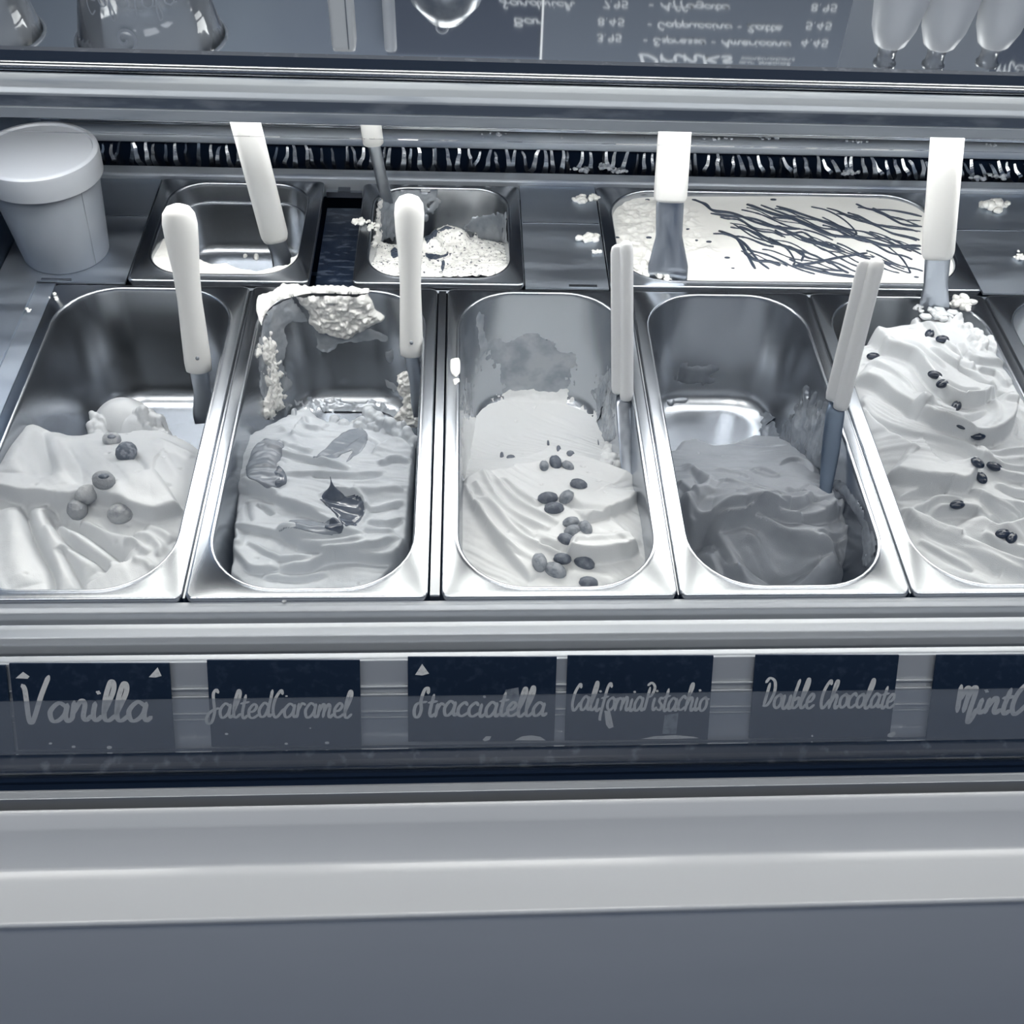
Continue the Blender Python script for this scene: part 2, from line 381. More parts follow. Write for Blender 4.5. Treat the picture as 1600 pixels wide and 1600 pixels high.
# grille fins, bent at random
gr = cp('fan_grille', box(XL, XR, .5835, .585, -.010, .022), BLACK, label='dark fan grille with bent metal fins')
fin_me = []
for k in range(7):
    r = random.Random(40+k); pts = []; lean = r.uniform(-.003, .005); bow = r.uniform(-.002, .002)
    for i in range(7):
        t = i/6; pts.append((r.uniform(-.0012, .0012)*(t > .1)*(t < .98)+(.5-t)*lean+bow*math.sin(t*math.pi*1.5), -.006*math.sin(t*math.pi)*.6, -.006+.026*t))
    pts = smooth(pts, 2); V = []; F = []
    for i, p in enumerate(pts):
        w = .0060*(1-.8*i/len(pts)) + .0006
        V += [(p[0]-w*.35, p[1]-w, p[2]), (p[0]+.0006, p[1]+w, p[2]), (p[0]+.0011+w*.35, p[1]-w*.6, p[2])]
    n = len(pts)
    for i in range(n-1):
        a = 3*i; F += [(a, a+1, a+4, a+3), (a+1, a+2, a+5, a+4), (a+2, a, a+3, a+5)]
    F += [(0, 2, 1), (3*n-3, 3*n-2, 3*n-1)]
    me = bpy.data.meshes.new('fin'); me.from_pydata(V, [], F); me.materials.append(STEEL); me.update(); fin_me.append(me)
gl_ = loc_of(gr); xf = -.345
while xf < .70:
    f = bpy.data.objects.new('fin', RNG.choice(fin_me)); COL.objects.link(f); f.parent = gr
    f.location = Vector((xf, .5745, .0005))-gl_
    f.rotation_euler = (0, math.radians(max(-28, min(12, -26*(xf-.15)/.35+RNG.uniform(-8, 8) if xf > .1 else RNG.uniform(-8, 12)))), math.radians(RNG.uniform(-25, 25)))
    s = RNG.uniform(.85, 1.1); f.scale = (RNG.choice((-1, 1))*s, s, s)
    xf += .0096*RNG.uniform(.82, 1.18)
# top shelf with its rail
SH = .22
def rowY(*a): return [(Y, py(800, y, Y)[2]) for y, Y in a]
cp('shelf_rail', xprof(rowY((201, .280), (184, .280), (182, .286), (167, .286), (163, .2865), (154, .289), (143, .294), (134, .299), (130.5, .302))+[(.303, .215), (.303, .2005), (.290, .2005)], XL, XR, .0008), RAILM, label='stained aluminium front rail of the top shelf')
cp('rail_groove', xprof(rowY((182.5, .2853), (166.5, .2853))+[(.288, .209), (.288, .206)], XL, XR), GROOVE, label='dark stained groove along the rail')
q_ = py(800, 121.5, .3065); cp('rail_tube', tube([(XL, q_[1], q_[2]), (XR, q_[1], q_[2])], .0034, 12), STEEL)
cp('shelf_gasket', xprof(rowY((126, .3105), (114, .3125), (98, .3370))+[(.3370, .2050), (.3105, .2050)], XL, XR), BLACK, label='black gasket at the shelf edge')
cp('shelf_edge', xprof(rowY((98, .3375), (92, .3430))+[(.3440, .21), (.3375, .21)], XL, XR), NAVY)
cp('top_shelf', box(XL, XR, .3440, .86, SH-.012, SH), MIRR, label='dark mirror-like glass top shelf')
cp('shelf_body', box(XL, XR, .36, .86, SH-.03, SH-.0121), UNDER, label='pale painted underside of the shelf')
cp('lamp_strip', xprof([(.318, .1995), (.318, .2045), (.352, .2045), (.352, .1995)], -.40, .80, .002), LAMP_T, label='white LED lamp strip under the shelf')
for x in (-.405, .805): cp('shelf_bracket', box(x-.006, x+.006, .37, .60, -.15, SH-.03), STEEL_D)
cp('rear_cabinet', box(XL, XR, .612, .86, -.92, SH-.03), STEEL_D)
# front glass
gt, gb = np.array([.118, .2757]), np.array([-.1040, -.062])
gd = (gt-gb)/np.linalg.norm(gt-gb); gnn = np.array([-gd[1], gd[0]])*.003
cp('front_glass', xprof([gb-gnn, gb+gnn, gt+gnn, gt-gnn], XL, XR), GLASS, label='clear sloping front glass')

# ------------------------------------------------------------------ pans
def pan_mesh(x0, x1, y0, y1, fl, R, depth, draft=.008, fil=.02, n=10, lip=.0045, fo=None):
    fx0, fx1, fy0, fy1 = fo or (fl, fl, fl*.75, fl*.55)
    L = []
    def lp(ins, z, r, which):
        if which == 'o': q_ = rrect(x0+ins, x1-ins, y0+ins, y1-ins, max(r, .0015), n)
        else: q_ = rrect(x0+fx0+ins, x1-fx1-ins, y0+fy0+ins, y1-fy1-ins, max(r, .002), n)
        L.append([(p[0], p[1], z) for p in q_])
    lp(.0008, -lip, .005, 'o'); lp(0, -lip, .0055, 'o'); lp(0, -.0014, .0055, 'o'); lp(.0005, -.0005, .0052, 'o'); lp(.0016, -.0002, .005, 'o')
    lp(-.0035, -.0006, R+.0035, 'i'); lp(-.0022, .0004, R+.0022, 'i'); lp(-.0010, .0007, R+.001, 'i'); lp(0, .0002, R, 'i'); lp(.0006, -.0012, R-.0006, 'i'); lp(.0010, -.004, R-.001, 'i')
    for t in (.25, .5, .75): lp(.001+(draft-.001)*t, -.004-(depth-fil-.004)*t, R-.001-(draft-.001)*t*.4, 'i')
    rb = R-.001-(draft-.001)*.4
    for k in range(0, 7):
        a = math.pi/2*k/6; lp(draft+fil*(1-math.cos(a)), -(depth-fil)-fil*math.sin(a), max(rb-fil*(1-math.cos(a))*.8, .004), 'i')
    V1, F1 = loft(L, False, True)
    # outside skin
    L = []
    lp(.0008, -lip, .005, 'o'); lp(.0030, -lip+.0012, .004, 'o'); lp(-.0012, -.0025, R+.0012, 'i')
    for k in range(0, 7):
        a = math.pi/2*k/6; lp(draft-.0012+fil*(1-math.cos(a)), -(depth-fil)-(fil+.0012)*math.sin(a), max(rb+.0012-fil*(1-math.cos(a))*.8, .004), 'i')
    V2, F2 = loft(L, False, True)
    return merge((V1, F1), (V2, [tuple(reversed(f)) for f in F2]))
FRONT = [(-.3425, -.1724), (-.1700, -.0052), (.0040, .1690), (.1709, .3362), (.3380, .5036), (.5056, .6705)]
PLAB = ['steel gelato pan of pale vanilla with bare steel back, beside the side ledge',
        'steel gelato pan of salted caramel with gelato smeared on its back wall',
        'steel gelato pan of pale gelato topped with pistachios',
        'steel gelato pan of dark chocolate gelato',
        'steel gelato pan heaped with coffee bean topped gelato',
        'steel gelato pan cut by the frame edge, next to the coffee bean gelato']
PANS = []
for (a, b), lb in zip(FRONT, PLAB):
    o = mk('gelato_pan', *pan_mesh(a, b, .0003, .3602, .0112, .05, .12), STEEL, None, True, lb, 'pan', 'long steel gelato pans in the front row'); sharp(o, 50); PANS.append(o)
REARP = [(-.2820, -.1215, .3675, .5410, .0135, .034, .075), (-.0825, .0740, .3675, .5385, .0125, .032, .085), (.1530, .5060, .3675, .5405, .012, .045, .08)]
RLAB = ['square steel pan almost empty with white gelato left along its front edge', 'square steel pan of crumbly white gelato with dark flecks',
        'wide steel pan of white gelato striped with chocolate sauce']
for (a, b, c, d, fl, R, dp), lb in zip(REARP, RLAB):
    o = mk('gelato_pan', *pan_mesh(a, b, c, d, fl, R, dp, draft=.007, fil=.014, lip=.006, fo=(fl, fl, fl*.8, fl*.6)), STEEL, None, True, lb, 'pan', 'shallow steel pans in the rear row'); sharp(o, 50); PANS.append(o)
# raised bead of pan A
xa, xb, ya, yb = REARP[0][0]+.0135, REARP[0][1]-.0135, REARP[0][2]+.011, REARP[0][3]-.008
rr = rrect(xa+.0035, xb-.0035, ya+.0035, yb-.0035, .03, 8)
V, F = tube([(p[0], p[1], -.020) for p in list(rr)+[rr[0]]], .0013, 6); mk('step_bead', V, F, STEEL, PANS[6])
# cover plates of the rear row
for x0, x1, lb in ((-.3970, -.2840, 'scratched steel cover plate under the paper tub'), (.0750, .1520, 'scratched steel cover plate with gelato crumbs between two rear pans'), (.5075, .79, 'steel cover plate right of the chocolate striped pan')):
    t = mk('cover_plate', *box(x0, x1, .3672, .5435, -.0050, -.0030), STEEL_R, None, False, lb, 'cover plate', 'steel cover plates in the rear row')
    mk('hinge_tab', *merge(box(x0+.040, x0+.066, .3680, .3705, -.0030, -.0012)), STEEL, t, False)
    mk('fold_line', *box(x0+.001, x1-.001, .4745, .4756, -.0030, -.0026), STEEL, t, False)
mk('spacer_bar', *merge(box(-.120, -.0845, .530, .534, -.012, -.006), box(-.108, -.096, .528, .536, -.006, -.0035)), STEEL, case, False)

# ------------------------------------------------------------------ gelato surfaces
def rbf_fit(P, z):
    P = np.array(P); n = len(P); D = np.hypot(P[:, None, 0]-P[None, :, 0], P[:, None, 1]-P[None, :, 1])
    K = np.where(D > 0, D*D*np.log(np.maximum(D, 1e-9)), 0)+np.eye(n)*1e-6
    A = np.zeros((n+3, n+3)); A[:n, :n] = K; A[:n, n] = 1; A[:n, n+1:] = P; A[n, :n] = 1; A[n+1:, :n] = P.T
    return P, np.linalg.solve(A, np.concatenate([z, np.zeros(3)]))
def rbf_eval(m, X, Y):
    P, c = m; Z = c[-3]+c[-2]*X+c[-1]*Y
    for i in range(len(P)):
        D2 = (X-P[i, 0])**2+(Y-P[i, 1])**2
        Z = Z+c[i]*.5*D2*np.log(np.maximum(D2, 1e-14))
    return Z
FOLDK, RIDGEK = 1.45, 1.35
class Heap:
    def __init__(s, rect, R, K, ctrl, zlo=-.2, zhi=.05, res=.00085, floor=-.122, dims=(.12, .008, .02)):
        s.rect, s.R, s.K, s.floor, s.dims = rect, R, K, floor, dims
        x0, x1, y0, y1 = rect
        s.xs = np.arange(x0-.002, x1+.002, res); s.ys = np.arange(y0-.002, y1+.002, res)
        s.X, s.Y = np.meshgrid(s.xs, s.ys); s.res = res
        P = []; Z = []
        for cx, cy, z in ctrl:
            p = pz(*K(cx, cy), z); P.append(p[:2]); Z.append(z)
        s.m = rbf_fit(P, np.array(Z)); s.base = np.clip(rbf_eval(s.m, s.X, s.Y), zlo, zhi); s.Z = s.base.copy(); s.zlo, s.zhi = zlo, zhi
    def at(s, x, y):                       # on the plain base surface
        z = -.02
        for _ in range(8):
            p = pz(*s.K(x, y), z); z = float(np.clip(rbf_eval(s.m, p[0], p[1]), s.zlo, s.zhi))
        return pz(*s.K(x, y), z)
    def hgt(s, x, y):
        i = int(np.clip(round((x-s.xs[0])/s.res), 0, len(s.xs)-1)); j = int(np.clip(round((y-s.ys[0])/s.res), 0, len(s.ys)-1)); return s.Z[j, i]
    def hit(s, x, y):                      # on the sculpted surface
        d = ray(*s.K(x, y))
        for z in np.arange(.05, -.13, -.0005):
            p = CAM+d*((z-CAM[2])/d[2])
            if s.hgt(p[0], p[1]) >= z: return p
        return pz(*s.K(x, y), -.05)
    def line(s, pts, n=8): return smooth([s.at(*p)[:2] for p in pts], n)
    def fold(s, pts, H=.006, decay=.02, side=1, crisp=.0009, groove=.35, ends=.12):
        H *= FOLDK; crisp *= .62
        sd, t = line_sd(s.X, s.Y, s.line(pts)); sd = sd*side
        tp = np.clip(np.minimum(t, 1-t)/ends, 0, 1); tp = np.sqrt(tp)
        up = 1/(1+np.exp(-np.clip(sd/crisp, -30, 30)))*np.exp(-np.maximum(sd, 0)/decay)
        lo = (1-1/(1+np.exp(-np.clip(sd/crisp, -30, 30))))*np.exp(np.minimum(sd, 0)/(decay*.35))*groove
        far = np.exp(-np.maximum(np.abs(sd)-decay*2.5, 0)/.01)
        s.Z += H*tp*(up-lo)*far
    def ridge(s, pts, H=.003, w=.003, ends=.15, sharpen=1.0):
        sd, t = line_sd(s.X, s.Y, s.line(pts)); tp = np.sqrt(np.clip(np.minimum(t, 1-t)/ends, 0, 1))
        s.Z += RIDGEK*H*tp*np.exp(-(np.abs(sd)/w)**(2*sharpen))
    def groove(s, pts, H=.003, w=.002, ends=.2): s.ridge(pts, -H, w, ends, .7)
    def lump(s, c, rx, ry, H, rot=0, p=2):
        q_ = s.at(*c); ca, sa = math.cos(rot), math.sin(rot)
        dx, dy = s.X-q_[0], s.Y-q_[1]; u = (dx*ca+dy*sa)/rx; v = (-dx*sa+dy*ca)/ry
        s.Z += H*np.sqrt(np.clip(1-(u*u+v*v), 0, 1)) if p == 2 else H*np.exp(-(u*u+v*v))
    def cliff(s, poly, z=-.03, w=.012):
        P = [pz(*s.K(*p), z)[:2] for p in poly]
        sd, _, _ = poly_sd(s.X, s.Y, P)
        sd = sd+.0015*fbm(s.X*180, s.Y*180, 3, 5)
        t = np.clip(sd/w, 0, 1); f = np.sqrt(1-(1-t)**2)
        s.Z = np.where(sd > 0, s.floor+(s.Z-s.floor)*f, s.floor-.004)
    def crumbs(s, poly, n, r0, r1, z=None, seed=1):
        r = random.Random(seed); P = np.array([s.at(*p)[:2] for p in poly]) if z is None else np.array([pz(*s.K(*p), z)[:2] for p in poly])
        lo, hi = P.min(0), P.max(0); k = 0
        while k < n:
            x, y = r.uniform(lo[0], hi[0]), r.uniform(lo[1], hi[1])
            sd, _, _ = poly_sd(np.array([x]), np.array([y]), P)
            if sd[0] < 0: k += .05; continue
            rad = r.uniform(r0, r1); d2 = (s.X-x)**2+(s.Y-y)**2; zz = max(s.hgt(x, y), -.119)-rad*.25
            s.Z = np.where(d2 < rad*rad, np.maximum(s.Z, zz+np.sqrt(np.maximum(rad*rad-d2, 0))), s.Z); k += 1
    def noise(s, amp, scale, seed=0, oct=4): s.Z += amp*fbm(s.X*scale, s.Y*scale, oct, seed)
    def streaks(s, deg, amp, across=220, along=14, warp=.012, seed=0):
        a = math.radians(deg); wx = warp*fbm(s.X*16, s.Y*16, 2, seed+5); wy = warp*fbm(s.X*16+7, s.Y*16-3, 2, seed+6)
        u = (s.X+wx)*math.cos(a)+(s.Y+wy)*math.sin(a); v = -(s.X+wx)*math.sin(a)+(s.Y+wy)*math.cos(a)
        n = vnoise(u*along, v*across, seed)+.5*vnoise(u*along*2, v*across*2.1, seed+1); m = np.clip(vnoise(s.X*20, s.Y*20, seed+2)*2.2-.7, 0, 1)
        s.Z += amp*(n-.7)*m
    def dome(s, c, z, rx, ry, H, rot=0):
        q_ = pz(*s.K(*c), z); ca, sa = math.cos(rot), math.sin(rot); dx, dy = s.X-q_[0], s.Y-q_[1]; u = (dx*ca+dy*sa)/rx; v = (-dx*sa+dy*ca)/ry
        r2 = u*u+v*v; s.Z = np.where(r2 < 1, np.maximum(s.Z, z-H+H*np.sqrt(np.maximum(1-r2, 0))), s.Z)
    def film(s, poly, th=.0014, zmax=-.092, depth=.12, fil=.02, draft=.008, z=-.11):
        x0, x1, y0, y1 = s.rect; d = rrect_sd(s.X, s.Y, x0, x1, y0, y1, s.R)-draft; dd = np.clip(d, 0, fil)
        surf = np.where(d > fil, -depth, -depth+fil-np.sqrt(np.maximum(fil*fil-(fil-dd)**2, 0)))
        sd, _, _ = poly_sd(s.X, s.Y, [pz(*s.K(*p), z)[:2] for p in poly]); sd = sd+.008*fbm(s.X*90, s.Y*90, 3, 77)
        s.Z = np.where((sd > 0) & (surf < zmax), np.maximum(s.Z, surf+th*np.clip(sd/.003, 0, 1)), s.Z)
    def pits(s, n, seed=3):
        r = random.Random(seed)
        for _ in range(n):
            x, y = r.uniform(s.xs[0], s.xs[-1]), r.uniform(s.ys[0], s.ys[-1]); rad = r.uniform(.0008, .0018)
            s.Z -= .0015*np.exp(-((s.X-x)**2+(s.Y-y)**2)/rad**2)
    def build(s, name, m, label, cat='gelato', group='gelato in the steel pans'):
        x0, x1, y0, y1 = s.rect
        dp, dr, fi = s.dims; zf = np.clip((-s.Z-(dp-fi))/fi, 0, 1)
        ins = .001+(dr-.001)*np.clip((-s.Z-.004)/(dp-fi-.004), 0, 1)+fi*(1-np.sqrt(1-zf*zf))-.0003
        sd = rrect_sd(s.X, s.Y, x0, x1, y0, y1, s.R)-ins
        gy, gx = np.gradient(sd, s.res); g = np.maximum(np.hypot(gx, gy), 1e-6)
        out = sd < 0; X = np.where(out, s.X-sd*gx/g, s.X); Y = np.where(out, s.Y-sd*gy/g, s.Y)
        vis = (sd > -.0016) & (s.Z > s.floor-.003)
        keep = vis[:-1, :-1] & vis[1:, :-1] & vis[:-1, 1:] & vis[1:, 1:]
        V = np.stack([X, Y, s.Z], -1).reshape(-1, 3); ny, nx = s.X.shape
        V, F = compact(V, grid_faces(ny, nx, keep))
        s.obj = mk(name, V, F, m, None, True, label, cat, group); return s.obj
    def drape(s, name, m, poly, th=.0012, edge=.003, lift=.0002, parent=True, amp=.0, scale=200, label=None, res=.0009):
        P = smooth([s.hit(*p)[:2] for p in poly+[poly[0]]], 5)[:-1]
        lo, hi = P.min(0), P.max(0); X, Y = np.meshgrid(np.arange(lo[0]-res, hi[0]+2*res, res), np.arange(lo[1]-res, hi[1]+2*res, res))
        sd, gx, gy = poly_sd(X, Y, P)
        fx = np.clip((X-s.xs[0])/s.res, 0, len(s.xs)-1.001); fy = np.clip((Y-s.ys[0])/s.res, 0, len(s.ys)-1.001)
        i, j = fx.astype(int), fy.astype(int); u, v = fx-i, fy-j
        Z = (s.Z[j, i]*(1-u)+s.Z[j, i+1]*u)*(1-v)+(s.Z[j+1, i]*(1-u)+s.Z[j+1, i+1]*u)*v
        t = np.clip(sd/edge, 0, 1); H = lift+th*np.sqrt(1-(1-t)**2)*(1+amp*fbm(X*scale, Y*scale, 3, 9))
        out = sd < 0; H = np.where(out, -.0006, H); X = np.where(out, gx, X); Y = np.where(out, gy, Y)
        ny, nx = X.shape; keep = (sd > -1.5*res); kf = keep[:-1, :-1] & keep[1:, :-1] & keep[:-1, 1:] & keep[1:, 1:]
        V, F = compact(np.stack([X, Y, Z+H], -1).reshape(-1, 3), grid_faces(ny, nx, kf))
        return mk(name, V, F, m, s.obj if parent else None, True, label)
def patch(name, m, o, n, poly, th=.003, edge=.004, amp=.5, scale=150, res=.0012, parent=None, seed=2, K=lambda x, y: (x, y), rough=0.0, **tg):
    """raised smear lying on the plane through o with normal n, outline given in the photograph"""
    o = np.array(o, float); n = np.array(n, float); n /= np.linalg.norm(n)
    u = np.cross((0, 0, 1), n) if abs(n[2]) < .9 else np.array([1., 0, 0]); u = u-n*(u@n); u /= np.linalg.norm(u); v = np.cross(n, u)
    Q = [pplane(*K(*p), o, n)-o for p in poly]; P = smooth([(q_@u, q_@v) for q_ in Q+[Q[0]]], 4)[:-1]
    lo, hi = P.min(0), P.max(0); A, B = np.meshgrid(np.arange(lo[0]-res, hi[0]+2*res, res), np.arange(lo[1]-res, hi[1]+2*res, res))
    sd, gx, gy = poly_sd(A, B, P); sd2 = sd+rough*fbm(A*300, B*300, 3, seed+3)
    t = np.clip(sd2/edge, 0, 1); H = th*np.sqrt(1-(1-t)**2)*np.maximum(.15, 1+amp*2*fbm(A*scale, B*scale, 4, seed))
    H = np.where(sd2 <= 0, -.0004, H)
    out = sd < 0; A = np.where(out, gx, A); B = np.where(out, gy, B)
    keep = sd > -1.5*res; ny, nx = A.shape; kf = keep[:-1, :-1] & keep[1:, :-1] & keep[:-1, 1:] & keep[1:, 1:]
    V = o+A[..., None]*u+B[..., None]*v+H[..., None]*n
    V, F = compact(V.reshape(-1, 3), grid_faces(ny, nx, kf))
    return mk(name, V, F, m, parent, True, **tg)
def opening(i, fl=.0112): a, b = FRONT[i]; return (a+fl, b-fl, .0003+fl*.75, .3602-fl*.55)
K1, K2, K3, K4, K5 = crop(0, 430, 3.0775), crop(280, 430, 3.076), crop(660, 430, 3.0775), crop(980, 430, 3.076), crop(1240, 430, 3.078)

# ---- vanilla
h1 = Heap(opening(0), .05, K1, [(100, 1480, -.016), (450, 1490, -.02), (700, 1400, -.016), (860, 1150, -.016), (930, 900, -.020), (940, 800, -.030), (600, 800, -.026), (400, 780, -.030),
    (180, 730, -.026), (100, 860, -.014), (50, 1000, -.012), (300, 1000, -.010), (500, 1000, -.008), (700, 1000, -.002), (300, 1250, -.014), (0, 1200, -.014), (0, 900, -.014), (750, 880, -.006)])
h1.noise(.0035, 22, 3)
h1.fold([(-150, 1050), (0, 1062), (110, 1085), (200, 1086), (330, 1105), (440, 1085), (560, 1110), (640, 1145), (740, 1168), (800, 1158), (880, 1135)], .0085, .028, 1, .0011, .3, .02)
h1.groove([(205, 760), (225, 850), (245, 930), (235, 1000)], .005, .004)
h1.groove([(300, 800), (370, 900), (400, 1000), (395, 1060)], .0045, .006)
h1.ridge([(180, 720), (110, 850), (50, 980)], .004, .010)
h1.ridge([(270, 760), (310, 900), (320, 1040)], .003, .009)
h1.groove([(640, 860), (680, 910), (700, 950)], .004, .004)
for g in ([(110, 1095), (150, 1230), (200, 1340), (245, 1420), (265, 1530)], [(235, 1130), (270, 1210), (330, 1290), (460, 1370), (530, 1412)], [(300, 1320), (345, 1400), (410, 1520)], [(250, 1100), (310, 1185), (430, 1250), (560, 1340), (600, 1390)]):
    h1.groove(g, .0075, .0032, .08)
for g in ([(60, 1110), (75, 1300), (110, 1500)], [(175, 1110), (240, 1260), (310, 1420), (340, 1520)], [(270, 1190), (380, 1300), (480, 1410)]):
    h1.ridge(g, .004, .010, .1)
h1.fold([(520, 1405), (533, 1432), (480, 1478), (400, 1500)], .006, .012, 1)
h1.fold([(400, 1180), (520, 1230), (640, 1270), (700, 1330)], .003, .014, -1)
h1.ridge([(640, 1245), (720, 1255), (775, 1310), (760, 1350)], .003, .003); h1.ridge([(600, 1290), (660, 1292), (712, 1335)], .003, .003)
h1.ridge([(700, 1200), (790, 1240), (830, 1280)], .003, .004); h1.ridge([(640, 1370), (700, 1380), (740, 1420)], .0025, .003)
h1.ridge([(740, 790), (840, 830), (930, 880)], .003, .004)
h1.streaks(-55, .0016, 150, 10, .02, 4); h1.pits(40)
h1.cliff([(-400, 760), (60, 745), (170, 702), (250, 716), (330, 735), (440, 690), (560, 690), (700, 668), (800, 675), (880, 730), (960, 780), (1100, 880), (1200, 1800), (-500, 1800)], -.026, .010)
h1.dome((565, 610), -.030, .030, .026, .045, .2)
h1.dome((650, 680), -.036, .030, .020, .04, -.3)
h1.groove([(500, 715), (560, 745), (640, 745)], .006, .003)
h1.crumbs([(330, 735), (430, 640), (480, 660), (470, 740)], 60, .002, .005, -.03, 4)
h1.crumbs([(640, 640), (700, 590), (830, 670), (960, 760), (940, 790), (700, 700)], 110, .0018, .0045, -.032, 5)
h1.noise(.0006, 120, 9)
h1.build('vanilla_gelato', G_VAN, 'pale vanilla gelato in soft folds topped with hazelnuts')

# ---- salted caramel
h2 = Heap(opening(1), .05, K2, [(350, 1450, -.030), (700, 1500, -.030), (1000, 1400, -.028), (1100, 1200, -.024), (1130, 950, -.024), (1140, 800, -.030), (900, 720, -.034), (650, 660, -.034), (420, 720, -.034),
    (300, 850, -.030), (280, 1100, -.030), (260, 1300, -.032), (600, 900, -.022), (800, 1000, -.020), (500, 1150, -.024), (800, 1300, -.022), (600, 1350, -.024)])
h2.noise(.004, 26, 13)
h2.fold([(270, 1030), (400, 1060), (520, 1110), (640, 1150), (760, 1195), (800, 1215)], .006, .02, 1, .0012, .3)
h2.fold([(540, 780), (570, 715), (640, 690), (720, 720)], .004, .01, -1)
h2.ridge([(480, 970), (640, 960), (800, 965), (900, 955), (990, 940)], .0028, .0022); h2.groove([(640, 975), (860, 985), (990, 950)], .002, .002)
h2.fold([(470, 1235), (570, 1300), (700, 1355), (830, 1340), (960, 1330), (1060, 1280)], .005, .014, 1, .001, .4)
h2.fold([(240, 1210), (400, 1240), (500, 1260), (640, 1300), (760, 1290), (890, 1272)], .0045, .012, 1)
h2.ridge([(830, 1045), (960, 1040), (1075, 1030)], .003, .0025); h2.ridge([(480, 1225), (620, 1260), (760, 1265), (860, 1245)], .0025, .0025)
h2.fold([(480, 1420), (620, 1412), (700, 1372), (840, 1358), (1000, 1375), (1110, 1310)], .006, .016, 1, .001, .4)
h2.fold([(235, 1300), (300, 1380), (350, 1420), (480, 1420)], .004, .012, 1)
h2.fold([(920, 855), (960, 830), (1040, 800), (1110, 830), (1140, 870)], .005, .012, -1)
h2.groove([(900, 790), (930, 800), (960, 830)], .003, .002); h2.groove([(375, 1100), (410, 1115), (450, 1150)], .004, .0016); h2.groove([(325, 1090), (330, 1150), (350, 1200)], .003, .0018)
h2.ridge([(245, 1210), (280, 1250), (285, 1300), (260, 1280)], .003, .003)
h2.fold([(660, 895), (760, 860), (850, 800), (905, 765)], .0025, .01, -1)
h2.lump((420, 900), .016, .020, .007, .4, 1)
h2.lump((790, 1140), .022, .013, -.010, 0, 1)
h2.ridge([(670, 1065), (760, 1045), (880, 1070), (895, 1140), (860, 1205)], .0035, .0022)
h2.ridge([(480, 720), (560, 790), (580, 830)], .0022, .003); h2.ridge([(600, 700), (620, 740), (690, 740)], .003, .0025)
for g in ([(420, 860), (560, 870), (700, 900), (820, 930)], [(950, 900), (1040, 880), (1110, 890)], [(860, 1100), (960, 1110), (1080, 1090)], [(900, 1180), (1000, 1190), (1080, 1170)], [(300, 1000), (380, 1040), (480, 1060)], [(480, 800), (560, 830), (640, 850)], [(560, 1310), (660, 1325), (780, 1315), (900, 1300)], [(880, 1240), (960, 1245), (1030, 1230)], [(330, 1290), (430, 1340), (520, 1370), (640, 1370)], [(400, 1440), (560, 1450), (720, 1430)]):
    h2.ridge(g, .0022, .0022); h2.groove([(x, y+16) for x, y in g], .0018, .0018)
h2.streaks(-8, .0034, 170, 14, .02, 14); h2.noise(.0012, 70, 14, 3); h2.pits(25, 8)
h2.cliff([(300, 765), (345, 730), (420, 690), (490, 655), (560, 612), (640, 612), (690, 660), (760, 690), (900, 665), (1010, 680), (1080, 730), (1160, 775), (1150, 900), (1135, 1100), (1120, 1290), (1090, 1360), (1000, 1480), (900, 1560), (350, 1560), (215, 1440), (235, 1290), (250, 1100), (262, 950), (272, 830)], -.032, .006)
h2.crumbs([(690, 680), (760, 650), (900, 655), (1020, 690), (1150, 770), (1130, 800), (900, 730), (740, 720)], 120, .002, .0055, None, 6)
h2.crumbs([(410, 680), (440, 640), (560, 620), (560, 660), (440, 700)], 40, .002, .005, None, 7)
h2.noise(.0007, 150, 15)
h2.build('salted_caramel_gelato', G_CAR, 'grey-toned salted caramel gelato with dark sauce pockets')
h2.drape('caramel_sauce', CARAMEL, [(672, 1078), (740, 1060), (800, 1066), (872, 1075), (890, 1140), (855, 1198), (800, 1210), (770, 1175), (730, 1130)], .0010, .002)
h2.drape('caramel_sauce', CARLITE, [(318, 930), (340, 880), (400, 800), (450, 795), (505, 815), (490, 880), (470, 920), (515, 960), (510, 1005), (460, 1020), (430, 1035), (380, 1000), (330, 975)], .0035, .006, amp=1.2, scale=90)
h2.drape('caramel_sauce', CARAMEL, [(450, 960), (480, 925), (515, 965), (512, 1005), (460, 1018)], .0045, .004)
h2.drape('caramel_sauce', CARLITE, [(640, 890), (720, 815), (800, 752), (880, 738), (908, 770), (890, 830), (800, 902), (830, 845), (740, 880)], .0004, .002)
h2.drape('caramel_sauce', CARLITE, [(522, 1182), (620, 1178), (700, 1190), (770, 1178), (785, 1212), (720, 1250), (640, 1240), (480, 1232), (560, 1210)], .0010, .003, amp=1, scale=160)
h2.drape('caramel_sauce', CARAMEL, [(695, 1225), (720, 1195), (770, 1185), (790, 1215), (740, 1245)], .002, .003)
h2.drape('caramel_sauce', CARLITE, [(590, 620), (640, 610), (690, 650), (680, 680), (560, 680)], .0006, .003)
pk = h2.hit(735, 1062)
loops = []
for k in range(9):
    t = k/8; r = .0105*(1-t)**2.6+.0002; c = pk+np.array([.0006*math.sin(t*3), .002*t, -.002+.021*t])
    loops.append([c+np.array([r*1.25*math.cos(a), r*.7*math.sin(a), 0]) for a in np.linspace(0, 2*math.pi, 16, endpoint=False)])
mk('caramel_peak', *loft(loops), CARAMEL, h2.obj, label='pointed peak of dark caramel')

